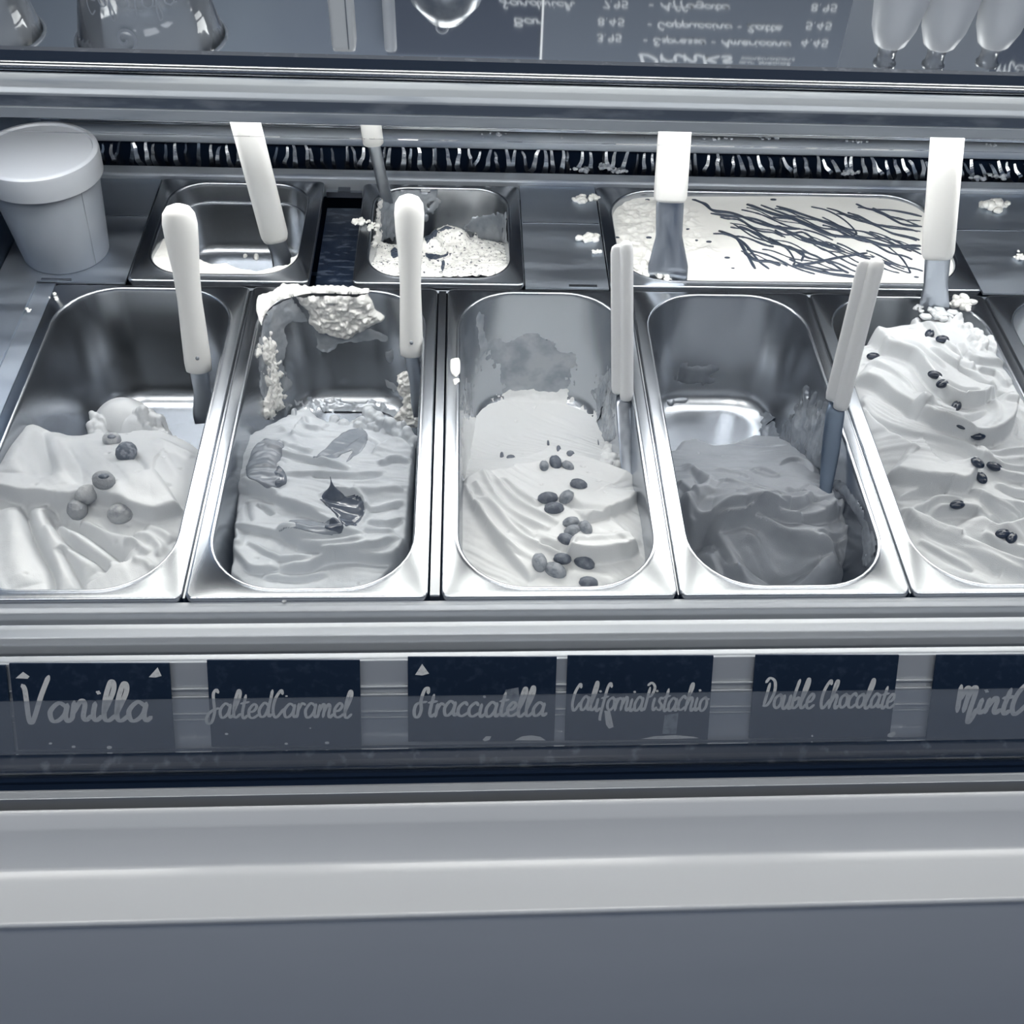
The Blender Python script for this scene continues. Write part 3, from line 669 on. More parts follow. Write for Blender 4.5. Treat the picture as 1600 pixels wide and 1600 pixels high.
# ---- pistachio
h3 = Heap(opening(2), .05, K3, [(300, 1450, -.030), (700, 1490, -.026), (1000, 1420, -.028), (180, 1200, -.030), (200, 1010, -.036), (400, 980, -.036), (700, 950, -.034), (1020, 1050, -.030), (1060, 1250, -.026),
    (400, 1150, -.026), (600, 1080, -.024), (850, 1080, -.022), (600, 1300, -.022), (850, 1280, -.020), (600, 840, -.085), (300, 860, -.098), (900, 860, -.085), (300, 700, -.113), (600, 700, -.113), (880, 700, -.112), (600, 630, -.115), (300, 640, -.113)], floor=-.121)
h3.noise(.002, 30, 23)
h3.fold([(590, 850), (680, 880), (800, 912), (900, 948), (1000, 985), (1040, 1010)], .008, .014, -1, .001, .2)
h3.fold([(190, 1000), (280, 975), (400, 962), (450, 940), (570, 925), (610, 900)], .007, .014, -1, .001, .2)
h3.fold([(1040, 1060), (1005, 1105), (920, 1145), (830, 1175), (780, 1190)], .007, .02, -1, .001, .3)
h3.groove([(690, 1085), (760, 1120), (850, 1150), (900, 1160)], .004, .004)
for k, g in enumerate(([(200, 1005), (250, 1110), (330, 1240), (450, 1345), (545, 1385)], [(285, 975), (370, 1100), (480, 1180), (610, 1225)], [(335, 990), (440, 1085), (560, 1150), (650, 1195)], [(240, 1060), (345, 1150), (460, 1260), (560, 1310), (700, 1362)], [(380, 1000), (470, 1060), (560, 1110)], [(255, 1010), (330, 1120), (430, 1200), (540, 1270)])):
    h3.ridge(g, .0042, .0026, .15, .8)
h3.fold([(235, 1110), (290, 1180), (350, 1280), (430, 1380), (520, 1480)], .006, .012, 1, .001, .3)
h3.fold([(690, 1345), (760, 1365), (850, 1370), (960, 1355), (1040, 1328)], .011, .016, 1, .0009, .25, .06)
h3.groove([(560, 1300), (610, 1305), (665, 1330)], .005, .002)
h3.ridge([(540, 1250), (640, 1290), (740, 1300), (900, 1290), (1050, 1282)], .003, .004)
h3.ridge([(690, 1430), (800, 1450), (950, 1480)], .002, .006)
h3.ridge([(590, 850), (690, 882), (800, 905), (910, 950)], .003, .002)
h3.streaks(-40, .0022, 190, 10, .015, 24); h3.noise(.0005, 140, 24); h3.pits(40, 9)
h3.film([(120, 1000), (190, 760), (240, 640), (290, 585), (420, 560), (600, 560), (780, 560), (850, 600), (930, 720), (1020, 900), (1060, 1000)])
h3.crumbs([(870, 900), (890, 800), (930, 770), (960, 880), (1010, 960), (960, 960)], 50, .002, .005, None, 8)
h3.build('pistachio_gelato', G_PIS, 'creamy pale gelato in ribbons topped with pistachio kernels')

# ---- chocolate
h4 = Heap(opening(3), .05, K4, [(300, 1250, -.066), (420, 1420, -.070), (700, 1470, -.070), (1000, 1460, -.070), (1150, 1300, -.070), (1150, 1150, -.075), (230, 950, -.058), (420, 930, -.05), (650, 950, -.045), (800, 920, -.045), (900, 960, -.05), (1040, 1080, -.05),
    (300, 1120, -.048), (500, 1100, -.034), (750, 1080, -.032), (900, 1180, -.034), (1060, 1250, -.042), (600, 1280, -.040), (850, 1340, -.042), (450, 1230, -.048), (980, 1400, -.052), (600, 860, -.092), (300, 860, -.095), (400, 790, -.110), (620, 800, -.108), (860, 820, -.08)], floor=-.1215)
h4.noise(.0014, 26, 33)
h4.fold([(230, 1110), (300, 1150), (400, 1200), (490, 1280), (600, 1350), (690, 1405), (800, 1440), (940, 1452), (1045, 1425), (1060, 1350)], .013, .022, 1, .0012, .25, .04)
FOLDK = 1.9
h4.groove([(450, 1228), (600, 1285), (750, 1325), (920, 1378)], .008, .006, .25)
h4.fold([(245, 1090), (330, 1163), (480, 1182), (640, 1182), (800, 1150), (890, 1108)], .006, .012, 1, .001, .4)
h4.fold([(390, 1200), (560, 1210), (740, 1262), (870, 1322), (975, 1385)], .008, .014, 1, .001, .5)
h4.fold([(400, 1205), (530, 1295), (690, 1335), (850, 1392), (975, 1388)], .006, .010, -1, .001, .4)
h4.fold([(560, 1205), (700, 1195), (820, 1208), (920, 1190), (990, 1160), (1065, 1148)], .006, .013, 1, .001, .4)
h4.fold([(845, 1015), (920, 1060), (990, 1140), (960, 1180)], .005, .010, -1, .001, .4)
h4.fold([(840, 1055), (880, 1100), (900, 1130), (945, 1128)], .003, .007, -1)
FOLDK = 1.45
h4.ridge([(600, 1040), (660, 1068), (722, 1085), (690, 1110), (600, 1108), (510, 1100)], .003, .0018)
h4.ridge([(600, 930), (660, 935), (725, 965), (690, 972), (630, 955), (600, 930)], .0025, .0016)
h4.ridge([(420, 935), (500, 950), (560, 965), (595, 990)], .0025, .0018)
h4.ridge([(280, 912), (330, 950), (385, 985), (380, 1030), (350, 1030)], .004, .004); h4.groove([(300, 940), (340, 990), (350, 1040)], .004, .002)
h4.fold([(235, 1000), (290, 1050), (340, 1110)], .004, .008, 1)
h4.fold([(730, 915), (790, 890), (850, 900), (895, 945)], .004, .008, 1)
h4.fold([(1000, 1312), (1060, 1342), (1115, 1325)], .006, .012, 1)
h4.ridge([(300, 1060), (480, 1080), (620, 1120), (760, 1110)], .0018, .003); h4.ridge([(350, 1100), (520, 1140), (680, 1150)], .0018, .003)
h4.ridge([(620, 1240), (780, 1270), (900, 1310)], .002, .003); h4.ridge([(940, 1020), (1020, 1080), (1060, 1160)], .002, .003)
h4.ridge([(290, 1210), (400, 1290), (520, 1360), (640, 1430)], .003, .003)
for g in ([(260, 1120), (400, 1185), (560, 1195), (720, 1185)], [(560, 1240), (700, 1285), (820, 1335), (930, 1375)], [(440, 1260), (560, 1320), (700, 1370), (840, 1410)], [(760, 1020), (840, 1060), (900, 1110)], [(900, 1000), (960, 1060), (1010, 1120), (1060, 1200)], [(700, 1150), (800, 1130), (880, 1090)], [(960, 1240), (1040, 1240), (1095, 1210)], [(880, 1290), (980, 1300), (1060, 1290)]):
    h4.ridge(g, .0024, .0020); h4.groove([(x, y+14) for x, y in g], .0026, .0018)
for k in range(16):
    x0 = 380+k*35; h4.ridge([(x0, 985+k*6), (x0+90, 1005+k*8), (x0+170, 1035+k*7)], .0009, .0016)
h4.streaks(-18, .0016, 170, 8, .02, 34); h4.noise(.0006, 160, 34); h4.pits(20, 12)
h4.cliff([(150, 870), (215, 840), (260, 765), (340, 750), (420, 790), (520, 770), (620, 720), (690, 740), (800, 780), (960, 700), (1200, 900), (1400, 1700), (100, 1700)], -.105, .008)
h4.build('chocolate_gelato', G_CHO, 'dark chocolate gelato pulled into glossy folds')

# ---- coffee bean gelato
h5 = Heap(opening(4), .05, K5, [(200, 300, -.018), (350, 260, -.016), (600, 260, .004), (800, 260, .002), (980, 420, -.006), (1090, 560, -.004), (1280, 800, -.006), (1400, 1200, -.012), (300, 480, -.006), (400, 400, .002), (700, 500, .010), (900, 600, .006), (430, 700, -.004), (600, 750, .006), (900, 760, .008), (600, 950, .000), (480, 950, -.010),
    (800, 950, .004), (1050, 950, .006), (560, 1180, -.014), (800, 1150, -.004), (1050, 1200, -.002), (700, 1380, -.016), (950, 1480, -.014), (1200, 1480, -.014), (1250, 1000, -.002)], zhi=.03)
h5.noise(.003, 24, 43); FOLDK = 1.85
h5.fold([(345, 300), (410, 330), (430, 375), (510, 400), (570, 430), (640, 530), (700, 590), (790, 632), (890, 632), (968, 575)], .0085, .02, 1, .001, .25, .05)
h5.fold([(285, 512), (390, 540), (460, 600), (550, 655), (585, 700)], .007, .022, 1, .001, .3)
h5.fold([(570, 640), (600, 700), (680, 742), (760, 772), (860, 812), (960, 802), (1040, 742), (1058, 650), (1000, 588)], .010, .018, 1, .001, .25, .06)
h5.fold([(440, 980), (600, 1022), (760, 1052), (825, 1040), (875, 960), (860, 900)], .008, .022, 1, .0013, .3, .06)
for k in range(5):
    q_ = k*17; h5.ridge([(310+q_*.4, 610-q_*.5), (400+q_*.6, 690-q_), (480+q_*.5, 735-q_), (580, 765-q_*.8), (700, 785-q_*.6), (800, 815-q_*.5), (880, 872-q_*.6), (950, 935-q_*.5), (1050, 980-q_*.6), (1250, 1010-q_)], .0036-.0003*k, .0017, .03)
h5.fold([(330, 640), (420, 740), (520, 800), (600, 850)], .004, .012, -1)
for k in range(4):
    q_ = k*26; h5.ridge([(515+q_*.7, 1130+q_*.8), (660, 1195+q_), (830, 1280+q_*.9), (960, 1345+q_*.8), (1150, 1430+q_*.4)], .0042-.0006*k, .0025, .05)
h5.groove([(530, 1180), (680, 1270), (840, 1350), (1000, 1440)], .004, .004, .05)
h5.fold([(655, 1168), (780, 1150), (870, 1155), (945, 1218)], .006, .012, 1)
h5.fold([(500, 1085), (600, 1045), (680, 1058), (728, 1050), (705, 1080), (620, 1090)], .004, .008, 1)
h5.ridge([(820, 1040), (900, 1082), (1000, 1112), (1250, 1130)], .0045, .003); h5.ridge([(840, 1060), (950, 1120), (1100, 1150)], .003, .002)
h5.fold([(880, 1150), (940, 1217), (1000, 1222), (1108, 1185), (1250, 1150)], .006, .014, -1)
h5.fold([(640, 380), (740, 430), (850, 480), (920, 530), (970, 560)], .004, .012, 1)
h5.fold([(780, 340), (830, 410), (890, 445), (970, 440), (1010, 445)], .005, .012, 1); h5.ridge([(820, 400), (845, 440), (860, 470)], .003, .003)
h5.fold([(880, 470), (960, 480), (1000, 520), (1030, 540)], .004, .010, 1); h5.ridge([(900, 590), (960, 640), (960, 740), (900, 790)], .003, .003)
h5.ridge([(620, 690), (650, 640), (700, 620)], .002, .0025); h5.fold([(800, 410), (700, 330), (620, 230)], .004, .012, -1)
h5.ridge([(860, 820), (960, 860), (1060, 850), (1250, 860)], .004, .003); h5.ridge([(880, 850), (980, 890), (1108, 890), (1250, 900)], .003, .003)
h5.groove([(800, 1260), (900, 1300), (1050, 1360), (1150, 1380)], .004, .003, .05)
for g in ([(450, 330), (540, 350), (640, 420), (720, 470)], [(640, 300), (720, 360), (800, 430), (870, 460)], [(330, 430), (430, 460), (520, 520), (580, 590)], [(700, 560), (780, 590), (880, 590)], [(640, 680), (720, 700), (820, 700), (920, 670)], [(900, 880), (1000, 930), (1150, 940)], [(960, 1000), (1060, 1040), (1200, 1060)],
          [(560, 1130), (680, 1110), (800, 1100)], [(900, 1260), (1000, 1310), (1150, 1340)], [(600, 1270), (720, 1340), (860, 1420)], [(880, 1090), (960, 1140), (1080, 1170)], [(930, 520), (980, 560), (1060, 590)], [(1000, 620), (1070, 680), (1080, 760)], [(1040, 560), (1080, 640), (1110, 720)]):
    h5.ridge(g, .0026, .0022); h5.groove([(x+6, y+18) for x, y in g], .0024, .0020)
FOLDK = 1.45
h5.streaks(-30, .0034, 150, 10, .02, 44); h5.noise(.0008, 90, 44); h5.pits(25, 15)
h5.cliff([(80, 330), (210, 300), (330, 268), (430, 205), (560, 195), (660, 172), (760, 165), (860, 200), (980, 280), (1150, 420), (1500, 900), (1800, 1800), (400, 1800), (150, 700)], 0.0, .012)
h5.crumbs([(660, 200), (740, 165), (860, 205), (985, 330), (960, 380), (880, 370), (830, 270)], 150, .0018, .0045, None, 21)
h5.crumbs([(420, 215), (560, 195), (650, 190), (600, 225), (440, 235)], 40, .0018, .004, None, 22)
h5.build('coffee_gelato', G_COF, 'pale coffee gelato heaped in lobes and dotted with coffee beans')

# ---- sixth pan, only a sliver in view
h6 = Heap(opening(5), .05, K5, [(1300, 700, -.05), (1500, 900, -.04), (1300, 400, -.07), (1700, 1300, -.03), (1500, 500, -.06)], zlo=-.09, zhi=-.02)
h6.noise(.008, 30, 53); h6.noise(.002, 90, 54)
h6.build('mint_gelato', G_COF, 'gelato low in the pan cut by the frame edge')

# ---- rear pans
def ropen(i):
    a, b, c, d, fl, R, dp = REARP[i]; return (a+fl, b-fl, c+fl*.8, d-fl*.6)
KA, KB, KW = crop(200, 260, 4.444), crop(500, 240, 3.478), crop(900, 240, 2.2857)
hA = Heap(ropen(0), .034, KA, [(150, 400, -.012), (120, 650, -.004), (250, 720, -.003), (230, 520, -.010), (500, 700, -.003), (700, 740, -.002), (900, 775, -.002), (1100, 740, -.002), (1220, 600, -.003), (400, 660, -.006)], zlo=-.02, zhi=.002, floor=-.0765, res=.0009, dims=(.075, .007, .014))
hA.noise(.004, 60, 63); hA.noise(.002, 200, 64)
hA.cliff([(140, 330), (190, 370), (245, 400), (300, 540), (360, 600), (480, 610), (530, 650), (600, 680), (700, 685), (800, 730), (900, 745), (1020, 715), (1110, 700), (1105, 640), (1150, 640), (1190, 600), (1250, 540), (1300, 600), (1300, 900), (0, 900), (60, 500)], -.008, .004)
hA.build('white_gelato', G_WHI, 'remains of white gelato along the front of a nearly empty pan')
patch('gelato_smear', FILM_L, (0, 0, -.0745), (0, 0, 1), [(740, 380), (830, 345), (890, 360), (910, 470), (890, 540), (850, 505), (760, 470)], .002, .004, .6, 150, .001, PANS[6], K=KA)
patch('gelato_smear', G_WHI, (0, 0, -.0745), (0, 0, 1), [(795, 565), (815, 580), (835, 620), (800, 632)], .002, .003, .4, 150, .0008, PANS[6], K=KA)
patch('gelato_smear', G_WHI, (0, 0, -.0745), (0, 0, 1), [(890, 560), (915, 560), (905, 640), (870, 635)], .002, .003, .4, 150, .0008, PANS[6], K=KA)
patch('gelato_smear', G_WHI, (0, 0, -.0745), (0, 0, 1), [(700, 310), (725, 312), (722, 332), (702, 328)], .0015, .002, .4, 150, .0008, PANS[6], K=KA)
hB = Heap(ropen(1), .032, KB, [(270, 560, -.020), (280, 480, -.035), (450, 640, -.010), (700, 650, -.008), (950, 620, -.010), (1020, 500, -.035), (960, 470, -.052), (400, 480, -.05), (700, 480, -.03), (850, 470, -.035), (600, 560, -.030), (800, 570, -.028), (650, 400, -.07), (900, 400, -.07)], floor=-.0865, res=.001, dims=(.085, .007, .014))
hB.lump((700, 460), .022, .014, .014, -.2); hB.lump((860, 440), .010, .009, .014); hB.lump((600, 500), .014, .012, .009)
hB.noise(.008, 60, 73); hB.noise(.004, 200, 74); hB.noise(.002, 500, 75)
hB.cliff([(180, 470), (330, 450), (430, 440), (540, 440), (640, 395), (720, 390), (800, 400), (850, 365), (900, 420), (950, 450), (1030, 460), (1100, 480), (1100, 900), (100, 900)], -.04, .008)
hB.build('speckled_gelato', G_SPK, 'crumbly white gelato full of dark chocolate flecks')
for g in ([(640, 420), (700, 395), (720, 410), (640, 430), (570, 470), (560, 455)], [(570, 540), (620, 550), (700, 545), (640, 575), (580, 565)], [(380, 530), (420, 520), (430, 560), (390, 565)], [(660, 590), (680, 600), (670, 640), (655, 620)]):
    hB.drape('chocolate_flake', CHOC, g, .001, .003, amp=1)
hW = Heap(ropen(2), .045, KW, [(150, 250, -.006), (700, 160, -.003), (1200, 180, -.003), (1350, 400, -.003), (800, 445, -.003), (400, 440, -.002), (300, 300, -.004), (700, 300, -.001), (1100, 320, -.001)], zhi=.01, floor=-.08, res=.0011, dims=(.08, .007, .014))
sd, _, _ = poly_sd(hW.X, hW.Y, np.array([hW.at(*p)[:2] for p in [(120, 150), (440, 150), (470, 260), (520, 330), (560, 470), (100, 470)]]))
msk = np.clip(sd/.02, 0, 1)
hW.Z += msk*(.008*fbm(hW.X*70, hW.Y*70, 4, 81)+.004*fbm(hW.X*220, hW.Y*220, 3, 82)); hW.noise(.0016, 30, 83)
hW.crumbs([(220, 400), (260, 360), (330, 375), (400, 430), (330, 470), (250, 460)], 70, .002, .005, None, 25)
hW.build('white_gelato', G_WHI, 'smooth white gelato with zigzag stripes of chocolate sauce')
rs = random.Random(5)
STR = [[(415, 165), (460, 180), (490, 205), (560, 215), (640, 245), (740, 272), (860, 322), (960, 352)], [(480, 215), (560, 225), (640, 235), (720, 262), (800, 270)], [(510, 275), (570, 300), (605, 350), (640, 412)], [(490, 285), (540, 290), (600, 320), (650, 380), (690, 412)],
       [(610, 182), (700, 215), (790, 240), (900, 290), (1000, 300), (1110, 330), (1230, 330)], [(660, 185), (740, 215), (820, 250), (930, 300)], [(715, 188), (800, 215), (900, 250), (1000, 290)], [(770, 405), (860, 388), (960, 368), (1040, 355)], [(780, 400), (900, 428), (1000, 440)],
       [(730, 400), (690, 385), (640, 380), (600, 350)], [(1060, 195), (1110, 225), (1170, 255), (1235, 262)], [(1000, 180), (1050, 200), (1140, 205), (1235, 225)], [(930, 215), (1010, 230), (1100, 262), (1230, 280)], [(1110, 330), (1160, 370), (1190, 415), (1185, 425), (1120, 400), (1050, 360)],
       [(840, 190), (900, 205), (960, 240), (1000, 280), (990, 295)], [(560, 250), (640, 300), (740, 330), (780, 380), (775, 400)], [(1080, 205), (1150, 235), (1230, 240)], [(820, 400), (900, 415), (960, 420)], [(690, 300), (760, 340), (810, 355), (805, 385)]]
for k in range(40):
    x0, y0 = rs.uniform(500, 1060), rs.uniform(190, 385); L = rs.uniform(140, 330); sl = rs.uniform(.26, .40); ph = rs.uniform(0, 6); am = rs.uniform(3, 7); fq = rs.uniform(7, 13)
    g = []
    for i in range(14):
        t = i/13; x, y = x0+L*t, y0+L*t*sl+am*math.sin(ph+t*fq)
        if x < 1240 and y < 432: g.append((x, y))
    if len(g) > 3: STR.append(g)
for k, g in enumerate(STR):
    r = rs.uniform(.0016, .0024) if k < 12 else rs.uniform(.0008, .0016)
    P = smooth([hW.at(*p) for p in g], 5)
    P = np.array([(p[0], p[1], hW.hgt(p[0], p[1])+.0002) for p in P]); n = len(P)
    rad = r*np.array([.75+.5*vnoise(np.array([i*.35]), np.array([k*3.1]), 7)[0] for i in range(n)]); rad[0] *= .7; rad[-1] *= .6
    mk('chocolate_strand', *tube(P, rad, 6, flat=.5), CHOC, hW.obj)
for c, r in (((705, 165), .0035), ((1085, 160), .0018), ((1215, 442), .003), ((540, 372), .003), ((475, 315), .003), ((400, 270), .002), ((145, 300), .003), ((255, 165), .0025), ((260, 300), .003), ((430, 310), .002), ((1265, 440), .0015), ((560, 410), .002)):
    p = hW.hit(*c); V, F = lathe([(r, -.0004), (r*.95, .0004), (r*.5, .0008)], (p[0], p[1], p[2]), 10); V[:, 1] = p[1]+(V[:, 1]-p[1])*.6
    mk('chocolate_flake', V, F, CHOC, hW.obj)

# ---- smears on pan walls: thin shells that follow the inside of a pan
def shell(name, m, pan, rect, R, dims, poly, th=.0015, edge=8.0, amp=.6, scale=160, rough=4.0, K=lambda x, y: (x, y), seed=3, res=.0011):
    depth, draft, fil = dims; x0, x1, y0, y1 = rect
    P = smooth([K(*p) for p in poly]+[K(*poly[0])], 4)[:-1]
    lp = rrect(x0, x1, y0, y1, R, 24); lp = np.vstack([lp, lp[:1]]); L = np.concatenate([[0], np.cumsum(np.hypot(*(lp[1:]-lp[:-1]).T))])
    q_ = np.arange(0, L[-1], res); bx, by = np.interp(q_, L, lp[:, 0]), np.interp(q_, L, lp[:, 1])
    tx, ty = np.gradient(bx), np.gradient(by); n = np.hypot(tx, ty); nx, ny = -ty/n, tx/n              # inward normal of a counter-clockwise loop
    wall = [(.001+(draft-.001)*t, -.004-(depth-fil-.004)*t) for t in np.linspace(0, 1, int((depth-fil)/res))]
    fl = [(draft+fil*(1-math.cos(a)), -(depth-fil)-fil*math.sin(a)) for a in np.linspace(0, math.pi/2, int(fil*1.57/res))[1:]]
    pr = np.array([(.0006, -.0015)]+wall+fl)
    dn = np.gradient(pr[:, 1]); di = np.gradient(pr[:, 0]); ll = np.hypot(dn, di); ni, nz = -dn/ll, di/ll   # inward and upward share of the normal
    S, Q = np.meshgrid(np.arange(len(q_)), np.arange(len(pr))); ins = pr[Q, 0]
    N3 = np.stack([nx[S]*ni[Q], ny[S]*ni[Q], nz[Q]], -1); B = np.stack([bx[S]+nx[S]*ins, by[S]+ny[S]*ins, pr[Q, 1]], -1)
    px_, py_ = to_px(B); sd, _, _ = poly_sd(px_, py_, P)
    arc = np.concatenate([[0], np.cumsum(np.hypot(np.diff(pr[:, 0]), np.diff(pr[:, 1])))])[Q]
    sd = sd+rough*2*fbm(q_[S]*120, arc*120, 4, seed)
    face = ((CAM-B)*N3).sum(-1) > 0
    t = np.clip(sd/edge, 0, 1); H = .0002+th*np.sqrt(1-(1-t)**2)*np.maximum(.12, 1+amp*2*fbm(q_[S]*scale, arc*scale, 4, seed+1)); H = np.where(sd <= 0, -.0003, H)
    V = B+N3*H[..., None]; k = (sd > -2.5) & face; kf = (k[:-1, :-1] & k[1:, :-1] & k[:-1, 1:] & k[1:, 1:])
    V, F = compact(V.reshape(-1, 3), grid_faces(S.shape[0], S.shape[1], kf))
    if len(F): mk(name, V, F, m, pan, True)
def fshell(i, m, poly, K, **k): shell('gelato_smear', m, PANS[i], opening(i), .05, (.12, .008, .02), poly, K=K, **k)
def rshell(i, m, poly, K, **k): shell('gelato_smear', m, PANS[6+i], ropen(i), REARP[i][5], (REARP[i][6], .007, .014), poly, K=K, **k)
# salted caramel pan
fshell(1, FILM_L, [(400, 240), (440, 150), (520, 100), (640, 230), (760, 290), (900, 250), (985, 285), (1000, 310), (900, 310), (760, 340), (710, 370), (670, 340), (640, 250), (540, 220), (500, 260), (520, 350), (500, 430), (540, 520), (490, 600), (440, 640), (400, 560), (380, 400)], K2, th=.0016, rough=6)
fshell(1, G_RUB, [(540, 80), (590, 60), (650, 62), (760, 68), (890, 72), (920, 110), (935, 160), (985, 200), (950, 230), (900, 250), (830, 300), (760, 290), (660, 260), (620, 220), (615, 170)], K2, th=.0075, edge=16, amp=.5, scale=240, rough=5, res=.0008, seed=5)
fshell(1, G_RUB, [(385, 380), (410, 270), (440, 250), (455, 380), (480, 420), (470, 520), (490, 600), (440, 680), (405, 640), (420, 520)], K2, th=.0040, edge=10, amp=.9, scale=300, rough=12, res=.0008, seed=6)
fshell(1, FILM_L, [(990, 370), (1030, 350), (1035, 410), (1000, 415)], K2); fshell(1, FILM_L, [(980, 490), (1060, 520), (1080, 600), (1020, 570)], K2); fshell(1, FILM_L, [(470, 600), (600, 590), (760, 600), (900, 610), (1040, 640), (1060, 720), (900, 690), (700, 660), (500, 650)], K2, rough=10)
patch('gelato_smear', G_RUB, (0, .345, .0008), (0, 0, 1), [(370, 170), (380, 110), (440, 90), (500, 50), (620, 55), (900, 70), (860, 90), (640, 85), (540, 105), (470, 125), (410, 190), (395, 240)], .0030, .003, 1, 260, .0008, PANS[1], K=K2, rough=.004)
patch('gelato_smear', G_RUB, (FRONT[1][1]-.022, .29, -.05), (-.6, -1, .3), [(1050, 480), (1090, 460), (1120, 500), (1170, 510), (1180, 600), (1160, 720), (1120, 730), (1030, 700), (1080, 620), (1060, 540)], .0055, .004, .9, 330, .0008, PANS[1], K=K2, rough=.008)
# pistachio pan
fshell(2, FILM_L, [(190, 640), (200, 560), (240, 420), (270, 300), (260, 180), (285, 180), (300, 300), (370, 300), (420, 330), (500, 285), (560, 290), (640, 340), (680, 370), (750, 370), (760, 420), (860, 470), (900, 440), (915, 520), (880, 600), (800, 660), (300, 680)], K3, th=.0009, rough=7)
fshell(2, G_PIS, [(195, 690), (240, 690), (290, 590), (420, 545), (600, 545), (760, 545), (830, 590), (850, 680), (820, 720), (300, 740), (300, 900), (270, 970), (190, 960)], K3, th=.0012, rough=6)
fshell(2, FILM_L, [(810, 560), (880, 490), (905, 520), (915, 650), (930, 780), (870, 800), (830, 740), (850, 660)], K3, th=.002, amp=1, rough=8)
patch('gelato_smear', G_WHI, (0, 0, .0002), (0, 0, 1), [(135, 405), (160, 398), (180, 405), (180, 470), (160, 488), (136, 460)], .0012, .004, .3, 120, .0008, PANS[2], K=K3)
patch('gelato_smear', G_WHI, (0, 0, .0002), (0, 0, 1), [(145, 500), (175, 495), (178, 515), (155, 525)], .0010, .003, .3, 120, .0008, PANS[2], K=K3)
# chocolate pan
fshell(3, FILM_D, [(620, 640), (700, 680), (720, 760), (790, 680), (830, 600), (860, 530), (870, 600), (900, 570), (890, 640), (930, 590), (970, 640), (1000, 800), (980, 960), (880, 920), (780, 900), (690, 900), (650, 780), (640, 700)], K4, th=.0022, amp=1, scale=90, rough=8)
fshell(3, FILM_D, [(180, 600), (230, 590), (290, 592), (280, 612), (230, 620), (215, 636), (190, 628)], K4, th=.0025, rough=2)
fshell(3, FILM_D, [(980, 1000), (1010, 980), (1110, 1100), (1180, 1250), (1200, 1330), (1140, 1400), (1130, 1250), (1080, 1120)], K4, th=.0015, rough=6)
fshell(3, FILM_D, [(180, 430), (280, 420), (300, 440), (440, 440), (400, 480), (400, 520), (200, 510)], K4, th=.0006, rough=6)
# speckled pan
rshell(1, FILM_L, [(245, 230), (300, 200), (440, 185), (560, 200), (620, 190), (640, 200), (600, 280), (640, 255), (620, 310), (560, 370), (450, 450), (340, 470), (260, 500), (250, 350)], KB, th=.002, amp=1, rough=10)
rshell(1, G_RUB, [(250, 230), (290, 210), (330, 240), (330, 330), (320, 470), (270, 480), (250, 330)], KB, th=.003, amp=1, scale=300, rough=10, seed=8)
rshell(1, FILM_L, [(780, 385), (860, 340), (960, 330), (1020, 330), (1030, 470), (940, 470), (850, 440)], KB, th=.0012, rough=8)

# ------------------------------------------------------------------ nuts and beans
def ellips(rx, ry, rz, fn=None, n=14, m=9):
    loops = []
    for i in range(1, m):
        a = math.pi*i/m; ring = []
        for k in range(n):
            b = 2*math.pi*k/n; d = np.array([math.sin(a)*math.cos(b), math.sin(a)*math.sin(b), -math.cos(a)])
            q_ = d*(fn(d) if fn else 1); ring.append((q_[0]*rx, q_[1]*ry, q_[2]*rz))
        loops.append(ring)
    return loft(loops)
def put(name, VF, m, p, rot, sc, tilt=0.0, **tg):
    V, F = VF; V = np.array(V)*sc; c, s = math.cos(rot), math.sin(rot); ct, st = math.cos(tilt), math.sin(tilt)
    W = V.copy(); W[:, 1], W[:, 2] = V[:, 1]*ct-V[:, 2]*st, V[:, 1]*st+V[:, 2]*ct
    W[:, 0], W[:, 1] = W[:, 0]*c-W[:, 1]*s, W[:, 0]*s+W[:, 1]*c
    return mk(name, W+np.array(p), F, m, **tg)
hz_fn = lambda d: 1+.10*max(0, d[0])**6-.06*abs(math.sin(5*math.atan2(d[2], d[1])))*(1-abs(d[0]))
HZ = [((540, 802), HAZPALE, .0066, 'broken hazelnut half showing its hollow in the vanilla gelato'), ((612, 868), HAZDK, .0082, 'dark rough-skinned hazelnut in the vanilla gelato'), ((505, 1005), HAZEL, .0080, 'hazelnut with a dark cap in the vanilla gelato'),
      ((423, 1070), HAZPALE, .0078, 'pale hazelnut in the middle of a row of three in vanilla gelato'), ((377, 1143), HAZEL, .0078, 'hazelnut at the front end of a row of three in vanilla gelato'), ((582, 1165), HAZPALE, .0084, 'pale round hazelnut lying apart in the vanilla gelato')]
for k, (c, m, r, lb) in enumerate(HZ):
    p = h1.hit(*c)+np.array([0, 0, r*.45])
    o = put('hazelnut', ellips(1.08, 1, .95, hz_fn), m, p, k*1.3, r, .3*k, label=lb, cat='hazelnut', group='hazelnuts on the vanilla gelato')
    if k in (0, 2):
        cap = put('cap', ellips(.5, .5, .25), HAZDK, p+np.array([.0015, -.001 if k else -.002, r*.72]), 0, r, -.5); cap.parent = o; cap.location = Vector(cap.location)-loc_of(o)
pi_fn = lambda d: (1-.10*max(0, 1-abs(d[1])*6)*(d[2] > 0))*(1-.12*max(0, -d[0]))
